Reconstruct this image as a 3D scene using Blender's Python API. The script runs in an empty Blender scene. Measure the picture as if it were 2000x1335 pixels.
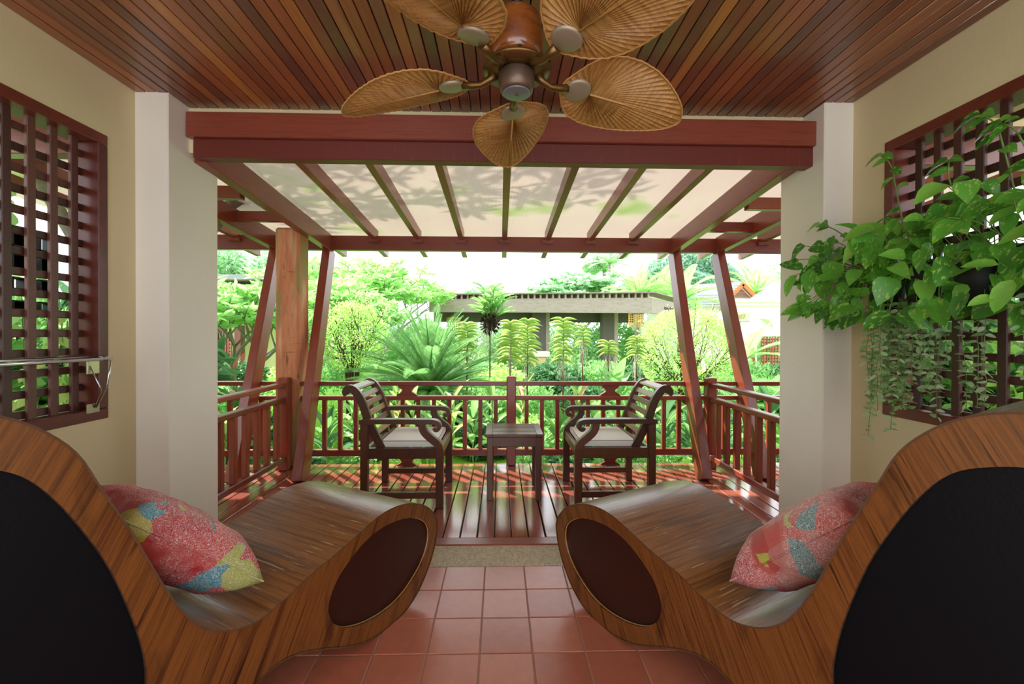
import bpy, math, random
import numpy as np
from mathutils import Vector, Matrix, Euler
from mathutils.geometry import tessellate_polygon
R = random.Random(7)
NR = np.random.RandomState(7)
col = bpy.context.scene.collection
sc = bpy.context.scene
PI = math.pi

# ------------------------------------------------------------------ camera, sky, sun, exposure
F = 830.0
YAW, PIT, ROLL = math.atan(20 / 830), math.atan(5.5 / 830), 0.003
cam_d = bpy.data.cameras.new('camera')
cam = bpy.data.objects.new('camera', cam_d)
col.objects.link(cam)
CM = Matrix.Rotation(-YAW, 3, 'Z') @ Matrix.Rotation(PI / 2 - PIT, 3, 'X') @ Matrix.Rotation(ROLL, 3, 'Z')
cam.matrix_world = Matrix.Translation((0, 0, 1.25)) @ CM.to_4x4()
cam_d.sensor_width = 36
cam_d.lens = F / 2000 * 36
cam_d.shift_x = 3 / 2000
cam_d.shift_y = -10 / 2000
cam_d.clip_start = 0.02
cam_d.clip_end = 500
sc.camera = cam

world = bpy.data.worlds.new('sky')
sc.world = world
world.use_nodes = True
wt = world.node_tree
wt.nodes.clear()
wo = wt.nodes.new('ShaderNodeOutputWorld')
wb = wt.nodes.new('ShaderNodeBackground')
wb.inputs[0].default_value = (0.90, 0.95, 1.0, 1)
wb.inputs[1].default_value = 1.25
wt.links.new(wb.outputs[0], wo.inputs[0])

sun_d = bpy.data.lights.new('sun', 'SUN')
sun = bpy.data.objects.new('sun', sun_d)
col.objects.link(sun)
sun_d.energy = 4.0
sun_d.color = (1.0, 0.95, 0.86)
sun_d.angle = math.radians(0.7)
SUNV = Vector((-0.55, 0.60, 0.72))
sun.rotation_euler = SUNV.to_track_quat('Z', 'Y').to_euler()
sun.location = (-6, 1, 8)

sc.view_settings.view_transform = 'Standard'
sc.view_settings.look = 'None'
sc.view_settings.gamma = 1
sc.view_settings.use_curve_mapping = False
sc.view_settings.exposure = 1.45
sc.cycles.max_bounces = 12
sc.cycles.diffuse_bounces = 6
sc.cycles.transparent_max_bounces = 16


def at(px, py, Y):
    """world point on the ray of photo pixel (px,py) at distance Y"""
    d = CM @ Vector(((px - 997) / F, -(py - 657.5) / F, -1))
    return Vector((0, 0, 1.25)) + d * (Y / d.y)


# ------------------------------------------------------------------ materials
def hexc(h):
    h = h.lstrip('#')
    c = [int(h[i:i + 2], 16) / 255 for i in (0, 2, 4)]
    return tuple(x / 12.92 if x <= .04045 else ((x + .055) / 1.055) ** 2.4 for x in c) + (1,)


class NT:
    def __init__(s, name):
        s.m = bpy.data.materials.new(name)
        s.m.use_nodes = True
        s.t = s.m.node_tree
        s.t.nodes.clear()
        s.out = s.t.nodes.new('ShaderNodeOutputMaterial')

    def n(s, typ, **kw):
        x = s.t.nodes.new('ShaderNode' + typ)
        for k, v in kw.items():
            setattr(x, k, v)
        return x

    def l(s, a, b):
        s.t.links.new(a, b)

    def ramp(s, stops, interp='LINEAR'):
        r = s.n('ValToRGB')
        e = r.color_ramp.elements
        r.color_ramp.interpolation = interp
        while len(e) > 1:
            e.remove(e[-1])
        e[0].position, e[0].color = stops[0]
        for p, c in stops[1:]:
            x = e.new(p)
            x.color = c
        return r

    def vec(s, scale, rnd=True, rot=(0, 0, 0)):
        tc = s.n('TexCoord')
        src = tc.outputs['Object']
        if rnd:
            oi = s.n('ObjectInfo')
            mul = s.n('VectorMath', operation='MULTIPLY_ADD')
            mul.inputs[1].default_value = (1, 1, 1)
            cmb = s.n('CombineXYZ')
            m2 = s.n('Math', operation='MULTIPLY')
            m2.inputs[1].default_value = 37.0
            s.l(oi.outputs['Random'], m2.inputs[0])
            for i in range(3):
                s.l(m2.outputs[0], cmb.inputs[i])
            s.l(src, mul.inputs[0])
            s.l(cmb.outputs[0], mul.inputs[2])
            src = mul.outputs[0]
        if any(rot):
            r0 = s.n('Mapping')
            r0.inputs['Rotation'].default_value = rot
            s.l(src, r0.inputs[0])
            src = r0.outputs[0]
        mp = s.n('Mapping')
        mp.inputs['Scale'].default_value = scale
        s.l(src, mp.inputs[0])
        return mp.outputs[0]

    def noise(s, v, scale=1.0, detail=4, rough=.55, dist=0):
        x = s.n('TexNoise')
        x.inputs['Scale'].default_value = scale
        x.inputs['Detail'].default_value = detail
        x.inputs['Roughness'].default_value = rough
        x.inputs['Distortion'].default_value = dist
        s.l(v, x.inputs['Vector'])
        return x.outputs[0]

    def mix(s, fac, a, b, mode='MIX'):
        x = s.n('MixRGB', blend_type=mode)
        for i, v in ((0, fac), (1, a), (2, b)):
            if isinstance(v, (int, float)):
                x.inputs[i].default_value = v
            elif isinstance(v, tuple):
                x.inputs[i].default_value = v
            else:
                s.l(v, x.inputs[i])
        return x.outputs[0]

    def pbr(s, colr, rough=.5, spec=.5, coat=0, metal=0, bump=None, bstr=.2, bdist=.002, sss=0):
        b = s.n('BsdfPrincipled')
        for nm, v in (('Base Color', colr), ('Roughness', rough)):
            if isinstance(v, (int, float, tuple)):
                b.inputs[nm].default_value = v
            else:
                s.l(v, b.inputs[nm])
        b.inputs['Specular IOR Level'].default_value = spec
        b.inputs['Coat Weight'].default_value = coat
        b.inputs['Coat Roughness'].default_value = .12
        b.inputs['Metallic'].default_value = metal
        if bump is not None:
            bp = s.n('Bump')
            bp.inputs['Strength'].default_value = bstr
            bp.inputs['Distance'].default_value = bdist
            s.l(bump, bp.inputs['Height'])
            s.l(bp.outputs[0], b.inputs['Normal'])
        s.l(b.outputs[0], s.out.inputs[0])
        s.b = b
        return s.m


def wood(name, cols, grain=(30, 1.2, 30), rough=.35, coat=0.0, byobj=True, dark=None, bstr=.15, rot=(0, 0, 0), scale=1.0, spec=.5, contrast=.35):
    t = NT(name)
    v = t.vec(grain, True, rot)
    n1 = t.noise(v, scale, 5, .6, .3)
    n2 = t.noise(v, scale * 4, 3, .6)
    oi = t.n('ObjectInfo')
    stops = [(i / max(1, len(cols) - 1), hexc(c)) for i, c in enumerate(cols)]
    r = t.ramp(stops)
    add = t.n('Math', operation='MULTIPLY_ADD')
    t.l(n1, add.inputs[0])
    add.inputs[1].default_value = contrast * 2 if byobj else 1.6
    if byobj:
        sub = t.n('Math', operation='SUBTRACT')
        t.l(oi.outputs['Random'], sub.inputs[0])
        sub.inputs[1].default_value = contrast
        t.l(sub.outputs[0], add.inputs[2])
    else:
        add.inputs[2].default_value = -.3
    t.l(add.outputs[0], r.inputs[0])
    c = r.outputs[0]
    dk = t.ramp([(.25, (0.45, .42, .40, 1)), (.5, (1, 1, 1, 1))])
    t.l(n2, dk.inputs[0])
    c = t.mix(.6, c, dk.outputs[0], 'MULTIPLY')
    if dark:
        d = t.ramp([(dark - .06, (.12, .08, .05, 1)), (dark, (1, 1, 1, 1))])
        v3 = t.vec(tuple(g * 1.7 for g in grain), True, rot)
        t.l(t.noise(v3, scale, 4, .7, .2), d.inputs[0])
        c = t.mix(.85, c, d.outputs[0], 'MULTIPLY')
    return t.pbr(c, rough, spec, coat, bump=n2, bstr=bstr)


def plain(name, c, rough=.5, metal=0, spec=.5, nscale=40, var=.12, bstr=.1, coat=0):
    t = NT(name)
    v = t.vec((1, 1, 1), True)
    n = t.noise(v, nscale, 4)
    r = t.ramp([(.3, (1 - var, 1 - var, 1 - var, 1)), (.7, (1, 1, 1, 1))])
    t.l(n, r.inputs[0])
    cc = t.mix(1, hexc(c), r.outputs[0], 'MULTIPLY')
    return t.pbr(cc, rough, spec, coat, metal, bump=n, bstr=bstr)


def leafmat(name, cols, rough=.45, trans=.45, vary=True, veins=None):
    t = NT(name)
    v = t.vec((1, 1, 1), False)
    geo = t.n('NewGeometry')
    r = t.ramp([(i / max(1, len(cols) - 1), hexc(c)) for i, c in enumerate(cols)])
    if name not in ('pothos_leaf', 'red_heliconia_bract', 'dischidia_leaf'):
        cols = [c for c in cols]
    oi = t.n('ObjectInfo')
    m = t.n('Math', operation='ADD')
    t.l(geo.outputs['Random Per Island'], m.inputs[0])
    t.l(oi.outputs['Random'], m.inputs[1])
    fr = t.n('Math', operation='FRACT')
    t.l(m.outputs[0], fr.inputs[0])
    t.l(fr.outputs[0], r.inputs[0])
    c = r.outputs[0]
    h0 = t.n('HueSaturation')
    h0.inputs['Saturation'].default_value = .80 if not veins else .95
    h0.inputs['Value'].default_value = 1.08
    t.l(c, h0.inputs['Color'])
    c = h0.outputs[0]
    if veins:
        vv = t.vec((7, 3.0, 7), True)
        rr = t.ramp([(.56, (0, 0, 0, 1)), (.64, (1, 1, 1, 1))])
        t.l(t.noise(vv, 1.3, 3), rr.inputs[0])
        c = t.mix(rr.outputs[0], c, hexc(veins))
    b = t.n('BsdfPrincipled')
    t.l(c, b.inputs['Base Color'])
    b.inputs['Roughness'].default_value = rough
    b.inputs['Specular IOR Level'].default_value = .4
    tr = t.n('BsdfTranslucent')
    br = t.mix(.5, c, (1, 1, .45, 1), 'MULTIPLY')
    hs = t.n('HueSaturation')
    hs.inputs['Value'].default_value = 1.5
    t.l(c, hs.inputs['Color'])
    t.l(hs.outputs[0], tr.inputs[0])
    mx = t.n('MixShader')
    mx.inputs[0].default_value = trans
    t.l(b.outputs[0], mx.inputs[1])
    t.l(tr.outputs[0], mx.inputs[2])
    t.l(mx.outputs[0], t.out.inputs[0])
    return t.m


M = {}
M['ceil'] = wood('ceiling_wood', ['#6a4034', '#82492e', '#965432', '#a8623a', '#70463a', '#94593e', '#c27c3a'], (40, 1.0, 40), .28, .35, contrast=.12)
M['deck'] = wood('deck_wood', ['#8a4434', '#98503e', '#a65c48'], (30, 1.2, 30), .16, .7, contrast=.25)
M['redY'] = wood('red_stain_along', ['#78301f', '#8a3c2a', '#984a36'], (30, 1.5, 30), .32, .15, contrast=.3)
M['redX'] = wood('red_stain_across', ['#722c20', '#803828', '#8c4432'], (1.5, 30, 30), .32, .15, contrast=.3)
M['redZ'] = wood('red_stain_upright', ['#78301f', '#8a3c2a', '#984a36'], (30, 30, 1.5), .32, .15, contrast=.3)
M['lattice'] = wood('lattice_wood', ['#4a2a22', '#5c342a', '#6e4436'], (40, 40, 40), .45, .0, contrast=.25, bstr=.4)
M['winframe'] = wood('window_frame_wood', ['#5e2418', '#6e2e20', '#7a3626'], (20, 3, 3), .4, .1)
M['teak'] = wood('dark_teak', ['#44271c', '#55301f', '#613c2a'], (14, 14, 4), .33, .15, contrast=.3)
M['slat'] = wood('worn_teak_slats', ['#6e4c38', '#8a6440', '#a07c4e'], (5, 2, 5), .35, .1)
M['timber'] = wood('weathered_timber', ['#9c583a', '#c0704a', '#cf865c', '#b06040'], (9, 9, 1.2), .75, 0, byobj=False, dark=.36, bstr=.5)
def overlay(mat, stops_list):
    """lay patches of another colour over a finished wood material"""
    nt = mat.node_tree
    b = [n for n in nt.nodes if n.type == 'BSDF_PRINCIPLED'][0]
    src = b.inputs['Base Color'].links[0].from_socket
    tc = nt.nodes.new('ShaderNodeTexCoord')
    for scl, lo, hi, colr, mx in stops_list:
        mp = nt.nodes.new('ShaderNodeMapping')
        mp.inputs['Scale'].default_value = scl
        nt.links.new(tc.outputs['Object'], mp.inputs[0])
        no = nt.nodes.new('ShaderNodeTexNoise')
        no.inputs['Scale'].default_value = 1
        no.inputs['Detail'].default_value = 5
        nt.links.new(mp.outputs[0], no.inputs['Vector'])
        r = nt.nodes.new('ShaderNodeValToRGB')
        r.color_ramp.elements[0].position, r.color_ramp.elements[0].color = lo, (0, 0, 0, 1)
        r.color_ramp.elements[1].position, r.color_ramp.elements[1].color = hi, (mx, mx, mx, 1)
        nt.links.new(no.outputs[0], r.inputs[0])
        m = nt.nodes.new('ShaderNodeMixRGB')
        nt.links.new(r.outputs[0], m.inputs[0])
        nt.links.new(src, m.inputs[1])
        m.inputs[2].default_value = hexc(colr)
        src = m.outputs[0]
    nt.links.new(src, b.inputs['Base Color'])


overlay(M['timber'], [((12, 7, 1.6), .52, .66, '#e0b890', .6), ((9, 6, 1.3), .52, .62, '#8c8a4e', .75), ((5, 5, 50), .66, .70, '#5c3424', .6)])
M['bamboo_side'] = wood('bamboo_side_veneer', ['#3e200d', '#5a3215', '#7a481e', '#542c13', '#6c3c1a'], (60, 2, 1.6), .3, .4, byobj=False, dark=.41, bstr=.15, rot=(0, -.47, 0))
M['bamboo_top'] = wood('bamboo_top_veneer', ['#46240a', '#683a10', '#8a541a', '#5a300c', '#7c4612'], (46, 1.2, 46), .30, .10, byobj=False, dark=.40, bstr=.35, spec=.35)
overlay(M['bamboo_side'], [((9, 3, 3), .60, .72, '#2a1408', .65)])
overlay(M['bamboo_top'], [((120, 5, 120), .64, .68, '#c8b48c', .55), ((6, 2, 6), .58, .72, '#3a1e0a', .5)])
M['grey_wood'] = wood('greyed_pavilion_wood', ['#8c7c78', '#a09088', '#ac9a92'], (1, 10, 10), .7, 0)
M['dark_post'] = plain('dark_grey_post_paint', '#5c5450', .7)
M['fanwood'] = wood('fan_motor_wood', ['#5c2a12', '#8a4a1c', '#a05e28'], (6, 6, 14), .18, .8, byobj=False, dark=.40, bstr=.02)

# plaster with vertical drag marks
def plaster(name, c):
    t = NT(name)
    v = t.vec((60, 60, 7), False)
    n = t.noise(v, 1, 5, .6)
    v2 = t.vec((1, 1, 1), False)
    n2 = t.noise(v2, 1.4, 3)
    r = t.ramp([(.3, (.93, .93, .92, 1)), (.7, (1, 1, 1, 1))])
    t.l(n2, r.inputs[0])
    return t.pbr(t.mix(1, hexc(c), r.outputs[0], 'MULTIPLY'), .75, .3, bump=n, bstr=.35, bdist=.002)


M['wall'] = plaster('cream_plaster', '#e2d2a8')
M['column'] = plaster('pale_column_plaster', '#f2eadd')
M['outwall'] = plaster('white_render', '#f6f3ee')
M['grout'] = plain('tile_grout', '#a08678', .9)
t = NT('terracotta_tile')
v = t.vec((1, 1, 1), True)
oi = t.n('ObjectInfo')
r = t.ramp([(0, hexc('#a85c44')), (.5, hexc('#b4684e')), (1, hexc('#be7458'))])
t.l(oi.outputs['Random'], r.inputs[0])
n = t.noise(v, 22, 4)
rr = t.ramp([(.3, (.86, .84, .84, 1)), (.7, (1, 1, 1, 1))])
t.l(n, rr.inputs[0])
M['tile'] = t.pbr(t.mix(1, r.outputs[0], rr.outputs[0], 'MULTIPLY'), .33, .5, .15, bump=n, bstr=.08)
t = NT('pebble_wash')
v = t.vec((1, 1, 1), False)
vo = t.n('TexVoronoi')
vo.inputs['Scale'].default_value = 130
t.l(v, vo.inputs['Vector'])
r = t.ramp([(0, hexc('#8c7a62')), (.5, hexc('#a89678')), (1, hexc('#c0ae90'))])
t.l(vo.outputs['Color'], r.inputs[0])
M['pebble'] = t.pbr(r.outputs[0], .6, bump=vo.outputs['Distance'], bstr=.5)
# header beam with pale run marks
t = NT('streaked_beam')
v = t.vec((70, 70, 3), False)
n = t.noise(v, 1, 4, .7)
r = t.ramp([(.60, (0, 0, 0, 1)), (.72, (1, 1, 1, 1))])
t.l(n, r.inputs[0])
v2 = t.vec((1.2, 1, 1), False)
r2 = t.ramp([(.45, (0, 0, 0, 1)), (.62, (1, 1, 1, 1))])
t.l(t.noise(v2, 1.5, 2), r2.inputs[0])
fac = t.mix(1, r.outputs[0], r2.outputs[0], 'MULTIPLY')
fac2 = t.mix(1, fac, (.45, .45, .45, 1), 'MULTIPLY')
M['streak'] = t.pbr(t.mix(fac2, hexc('#6c2c22'), hexc('#b89488')), .42)
# roof sheet: translucent ribbed polycarbonate, a little algae
t = NT('frosted_roof_sheet')
v = t.vec((1, 1, 1), False)
n = t.noise(v, 1.1, 3)
r = t.ramp([(.40, hexc('#dcd2ca')), (.60, hexc('#ded6cc')), (.74, hexc('#b8cc94'))])
t.l(n, r.inputs[0])
wv = t.n('TexWave')
wv.inputs['Scale'].default_value = 26
t.l(v, wv.inputs['Vector'])
v3 = t.vec((14, 14, 14), False)
r3 = t.ramp([(.28, (.55, .5, .42, 1)), (.34, (1, 1, 1, 1))])
t.l(t.noise(v3, 1, 6, .75), r3.inputs[0])
cc = t.mix(1, r.outputs[0], r3.outputs[0], 'MULTIPLY')
cc = t.mix(.16, cc, wv.outputs['Color'], 'MULTIPLY')
df = t.n('BsdfDiffuse')
tr = t.n('BsdfTranslucent')
t.l(cc, df.inputs[0])
t.l(cc, tr.inputs[0])
mx = t.n('MixShader')
mx.inputs[0].default_value = .55
t.l(df.outputs[0], mx.inputs[1])
t.l(tr.outputs[0], mx.inputs[2])
t.l(mx.outputs[0], t.out.inputs[0])
M['sheet'] = t.m
# patchwork scribble cushion
def cushion_mat(name, seed, cols, pw=.05):
    t = NT(name)
    tc = t.n('TexCoord')
    mp = t.n('Mapping')
    mp.inputs['Location'].default_value = (seed, seed * .7, seed * .3)
    t.l(tc.outputs['Object'], mp.inputs[0])
    v = mp.outputs[0]
    nz = t.n('TexNoise')
    nz.inputs['Scale'].default_value = 9
    t.l(v, nz.inputs['Vector'])
    va = t.mix(.06, v, nz.outputs['Color'], 'ADD')
    vo = t.n('TexVoronoi')
    vo.inputs['Scale'].default_value = 11.0
    t.l(va, vo.inputs['Vector'])
    sp = t.n('SeparateColor')
    t.l(vo.outputs['Color'], sp.inputs[0])
    r = t.ramp([(i / len(cols), hexc(c)) for i, c in enumerate(cols)], 'CONSTANT')
    t.l(sp.outputs[0], r.inputs[0])
    c = r.outputs[0]

    def lines(scale, dist, lo, hi):
        mpp = t.n('Mapping')
        mpp.inputs['Location'].default_value = (scale, dist, 1)
        t.l(v, mpp.inputs[0])
        n = t.noise(mpp.outputs[0], scale, 1, .4, dist)
        s = t.n('Math', operation='SUBTRACT')
        t.l(n, s.inputs[0])
        s.inputs[1].default_value = .5
        a = t.n('Math', operation='ABSOLUTE')
        t.l(s.outputs[0], a.inputs[0])
        q = t.ramp([(lo, (1, 1, 1, 1)), (hi, (0, 0, 0, 1))])
        t.l(a.outputs[0], q.inputs[0])
        return q.outputs[0]
    msk = t.ramp([(.40, (0, 0, 0, 1)), (.47, (1, 1, 1, 1))])
    t.l(t.noise(v, 6, 2), msk.inputs[0])
    inv = t.n('Invert')
    t.l(msk.outputs[0], inv.inputs[1])
    l1 = t.mix(1, lines(42, 5, .010, .024), msk.outputs[0], 'MULTIPLY')
    l2 = t.mix(1, lines(48, 6, .004, .014), inv.outputs[0], 'MULTIPLY')
    l3 = t.mix(1, lines(26, 7, .007, .015), msk.outputs[0], 'MULTIPLY')
    c = t.mix(l2, c, hexc('#5c4a44'))
    c = t.mix(l1, c, hexc('#efe6e8'))
    c = t.mix(l3, c, hexc('#e8dcdc'))
    return t.pbr(c, .55, .3, bump=nz.outputs[0], bstr=.3, bdist=.01)


M['cushA'] = cushion_mat('scribble_print_fabric', 6.1, ['#b8363a', '#c24a48', '#2f8a9c', '#b83c40', '#b4b040', '#c65048', '#3f96a6', '#c2403f', '#a4aa40', '#b02c34', '#4a9cac'])
M['cushB'] = cushion_mat('red_scribble_print_fabric', 8.4, ['#b8504c', '#c25a58', '#5f8a8a', '#c66058', '#b4b450', '#c07a70', '#a84844'])
M['leather'] = plain('black_leather_panel', '#07090e', .5, nscale=160, var=.3, bstr=.3, spec=.16)
M['brownpanel'] = plain('brown_panel_veneer', '#341812', .3, nscale=30, var=.15, coat=.1, spec=.35)
M['edge'] = plain('pale_inlay_edge', '#b88a52', .3)
M['chrome'] = plain('polished_chrome', '#d8d8da', .12, 1, nscale=5, var=.03, bstr=0)
M['bracket'] = plain('brushed_bracket_metal', '#c0b89a', .3, .8, nscale=60)
M['beige'] = plain('beige_canvas', '#ece8e0', .85, nscale=300, var=.12, bstr=.3)
M['piping'] = plain('brown_cushion_piping', '#6e5c4a', .8)
M['bronze'] = plain('antique_bronze', '#7a5c32', .32, .75, nscale=30, var=.25)
M['bronze_dark'] = plain('dark_bronze_cap', '#6a5648', .35, .5, nscale=30, var=.15)
M['capgrey'] = plain('silvery_cap_plate', '#8e929c', .4, .6, nscale=300, var=.15)
M['blackmetal'] = plain('black_metal', '#181614', .4, .4)
M['blackpot'] = plain('black_plastic_pot', '#15171a', .5)
M['coin'] = plain('blade_holder_disc', '#a89a84', .45, .45, nscale=10, var=.1)
# woven palm leaf blade : fine radial streaks come from geometry, this is the tan weave
t = NT('woven_blade')
v = t.vec((10, 90, 10), False)
n = t.noise(v, 1, 3)
v2 = t.vec((240, 240, 10), False)
n2 = t.noise(v2, 1, 2)
r = t.ramp([(.25, hexc('#8e5f2c')), (.55, hexc('#b4874a')), (.8, hexc('#c29a5c'))])
t.l(n, r.inputs[0])
M['blade'] = t.pbr(r.outputs[0], .5, .4, bump=n2, bstr=.3)
M['bladerim'] = plain('blade_rim_cane', '#c29050', .45)
M['wicker'] = plain('yellow_wicker', '#c09a52', .7)
M['terracotta'] = plain('cream_plinth_stone', '#dcb48c', .7, nscale=6, var=.15)
M['plinthtop'] = plain('pale_stone_cap', '#e2dccf', .7)
M['orchidroot'] = plain('pale_aerial_roots', '#c4c2ac', .8)
M['bark'] = plain('grey_branch_bark', '#9a958a', .85, nscale=20, var=.3, bstr=.4)
M['brownbark'] = plain('brown_shrub_bark', '#5e3c22', .85, nscale=30, var=.3)
M['soil'] = plain('dark_mulch', '#3c3426', .95, nscale=30, var=.5)
M['greyroof'] = wood('slate_grey_roof', ['#8e9096', '#a2a4a8', '#b0b0b4'], (3, 12, 12), .6, 0)
M['pinkboard'] = wood('pinkish_gable_board', ['#8e6a60', '#a07a6c'], (2, 10, 10), .6, 0)
M['oranget'] = plain('orange_timber_trim', '#c0703c', .5)
M['glassdark'] = plain('dark_window_glass', '#46525e', .15)
M['signstone'] = plain('grey_sign_stone', '#bdb9ae', .7)
M['signgold'] = plain('gold_sign_lettering', '#c0ac50', .4)
M['gravelly'] = plain('mossy_coir', '#3c3222', .95, nscale=60, var=.6)
t = NT('lawn_grass')
v = t.vec((1, 1, 1), False)
r = t.ramp([(.3, hexc('#5c8a30')), (.6, hexc('#86b846'))])
t.l(t.noise(v, 60, 5), r.inputs[0])
M['grass'] = t.pbr(r.outputs[0], .9, .1)
M['pothos'] = leafmat('pothos_leaf', ['#3c7a1e', '#4f9626', '#62ac2e', '#2f6a22', '#58a030', '#74b83a', '#84c444'], .3, .35, veins='#a4c860')
M['pothosstem'] = plain('pothos_stem_green', '#6c8a3c', .5)
M['disch'] = leafmat('dischidia_leaf', ['#8eb268', '#6c9a44', '#a6be88', '#7ab04a', '#b8cca0', '#96bc68'], .45, .35)
M['lime'] = leafmat('lime_shrub_leaf', ['#a2d048', '#8cc43e', '#b6dc62', '#9ccc4c'], .5, .5)
M['green'] = leafmat('mid_green_leaf', ['#62a43c', '#7ab84a', '#52943c', '#8cc65a'], .4, .45)
M['dgreen'] = leafmat('deep_green_leaf', ['#3c7a3c', '#4f8f48', '#2f6a3a', '#66a25a'], .4, .35)
M['frangi'] = leafmat('frangipani_leaf', ['#84be50', '#96cc5c', '#6cae48', '#a8d46c'], .4, .5)
M['cycad'] = leafmat('cycad_leaflet', ['#4a8c3c', '#62a444', '#7ab850', '#549440'], .35, .35)
M['vanda'] = leafmat('vanda_leaf', ['#a0be4a', '#b4cc5c', '#8cb244'], .4, .4)
M['pink'] = leafmat('copper_cordyline_leaf', ['#c88a6a', '#a0b850', '#d09a80', '#7cb040', '#b4c060'], .4, .45)
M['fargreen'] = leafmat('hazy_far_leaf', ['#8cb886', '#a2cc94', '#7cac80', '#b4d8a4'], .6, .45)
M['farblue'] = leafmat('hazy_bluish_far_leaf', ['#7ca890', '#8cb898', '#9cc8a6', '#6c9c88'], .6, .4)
M['redleaf'] = leafmat('red_heliconia_bract', ['#d0482c', '#c85a3c'], .4, .3)


# ------------------------------------------------------------------ mesh helpers
class MB:
    """collects shapes into one mesh"""

    def __init__(s):
        s.v = []
        s.f = []
        s.sm = []

    def add(s, vs, fs, smooth=False):
        o = len(s.v)
        s.v += [tuple(p) for p in vs]
        s.f += [tuple(i + o for i in f) for f in fs]
        s.sm += [smooth] * len(fs)
        return s

    def box(s, x0, x1, y0, y1, z0, z1, M4=None, bev=0.0):
        if bev > 0:
            b = min(bev, (x1 - x0) / 2.2, (y1 - y0) / 2.2, (z1 - z0) / 2.2)
            vs = []
            for X, sx in ((x0, 1), (x1, -1)):
                for Y, sy in ((y0, 1), (y1, -1)):
                    for Z, sz in ((z0, 1), (z1, -1)):
                        vs += [(X, Y + sy * b, Z + sz * b), (X + sx * b, Y, Z + sz * b), (X + sx * b, Y + sy * b, Z)]
            def I(i, j, k, a):
                return ((i * 2 + j) * 2 + k) * 3 + a
            fs = []
            for i in (0, 1):
                fs.append([I(i, 0, 0, 0), I(i, 1, 0, 0), I(i, 1, 1, 0), I(i, 0, 1, 0)][::(1 if i else -1)])
                fs.append([I(0, i, 0, 1), I(1, i, 0, 1), I(1, i, 1, 1), I(0, i, 1, 1)][::(-1 if i else 1)])
                fs.append([I(0, 0, i, 2), I(1, 0, i, 2), I(1, 1, i, 2), I(0, 1, i, 2)][::(1 if i else -1)])
            for i in (0, 1):
                for j in (0, 1):
                    e = [I(i, j, 0, 0), I(i, j, 0, 1), I(i, j, 1, 1), I(i, j, 1, 0)]
                    fs.append(e[::(1 if i == j else -1)])
                    e = [I(i, 0, j, 0), I(i, 0, j, 2), I(i, 1, j, 2), I(i, 1, j, 0)]
                    fs.append(e[::(-1 if i == j else 1)])
                    e = [I(0, i, j, 1), I(0, i, j, 2), I(1, i, j, 2), I(1, i, j, 1)]
                    fs.append(e[::(1 if i == j else -1)])
                    for k in (0, 1):
                        e = [I(i, j, k, 0), I(i, j, k, 1), I(i, j, k, 2)]
                        fs.append(e[::(-1 if (i + j + k) % 2 else 1)])
        else:
            vs = [(x0, y0, z0), (x1, y0, z0), (x1, y1, z0), (x0, y1, z0), (x0, y0, z1), (x1, y0, z1), (x1, y1, z1), (x0, y1, z1)]
            fs = [(0, 3, 2, 1), (4, 5, 6, 7), (0, 1, 5, 4), (1, 2, 6, 5), (2, 3, 7, 6), (3, 0, 4, 7)]
        if M4:
            vs = [M4 @ Vector(p) for p in vs]
        return s.add(vs, fs)

    def bar(s, a, b, w, h, up=(0, 0, 1), bev=0.0):
        """box from a to b, w wide across, h along up"""
        a, b = Vector(a), Vector(b)
        d = (b - a)
        L = d.length
        d.normalize()
        x = d.cross(Vector(up)).normalized()
        u = x.cross(d)
        m = Matrix((( x.x, d.x, u.x, a.x), (x.y, d.y, u.y, a.y), (x.z, d.z, u.z, a.z), (0, 0, 0, 1)))
        return s.box(-w / 2, w / 2, 0, L, -h / 2, h / 2, m, bev)

    def tube(s, pts, rad, n=6, caps=True):
        pts = [Vector(p) for p in pts]
        if not isinstance(rad, (list, tuple)):
            rad = [rad] * len(pts)
        ref = Vector((0.31, .17, .93)).normalized()
        vs = []
        for i, p in enumerate(pts):
            d = (pts[min(i + 1, len(pts) - 1)] - pts[max(i - 1, 0)]).normalized()
            x = d.cross(ref)
            if x.length < .1:
                x = d.cross(Vector((1, 0, 0)))
            x.normalize()
            y = d.cross(x)
            for k in range(n):
                a = 2 * PI * k / n
                vs.append(p + (x * math.cos(a) + y * math.sin(a)) * rad[i])
        fs = [(i * n + k, i * n + (k + 1) % n, (i + 1) * n + (k + 1) % n, (i + 1) * n + k) for i in range(len(pts) - 1) for k in range(n)]
        s.add(vs, fs, True)
        if caps:
            o = len(s.v) - len(vs)
            s.f += [tuple(o + k for k in range(n))[::-1], tuple(o + (len(pts) - 1) * n + k for k in range(n))]
            s.sm += [False, False]
        return s

    def lathe(s, prof, n=24, c=(0, 0, 0), smooth=True):
        vs = [(c[0] + r * math.cos(2 * PI * k / n), c[1] + r * math.sin(2 * PI * k / n), c[2] + z) for r, z in prof for k in range(n)]
        m = len(prof)
        fs = [(i * n + k, i * n + (k + 1) % n, (i + 1) * n + (k + 1) % n, (i + 1) * n + k) for i in range(m - 1) for k in range(n)]
        s.add(vs, fs, smooth)
        o = len(s.v) - len(vs)
        if prof[0][0] > 1e-5:
            s.f.append(tuple(o + k for k in range(n))[::-1]); s.sm.append(False)
        if prof[-1][0] > 1e-5:
            s.f.append(tuple(o + (m - 1) * n + k for k in range(n))); s.sm.append(False)
        return s

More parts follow.
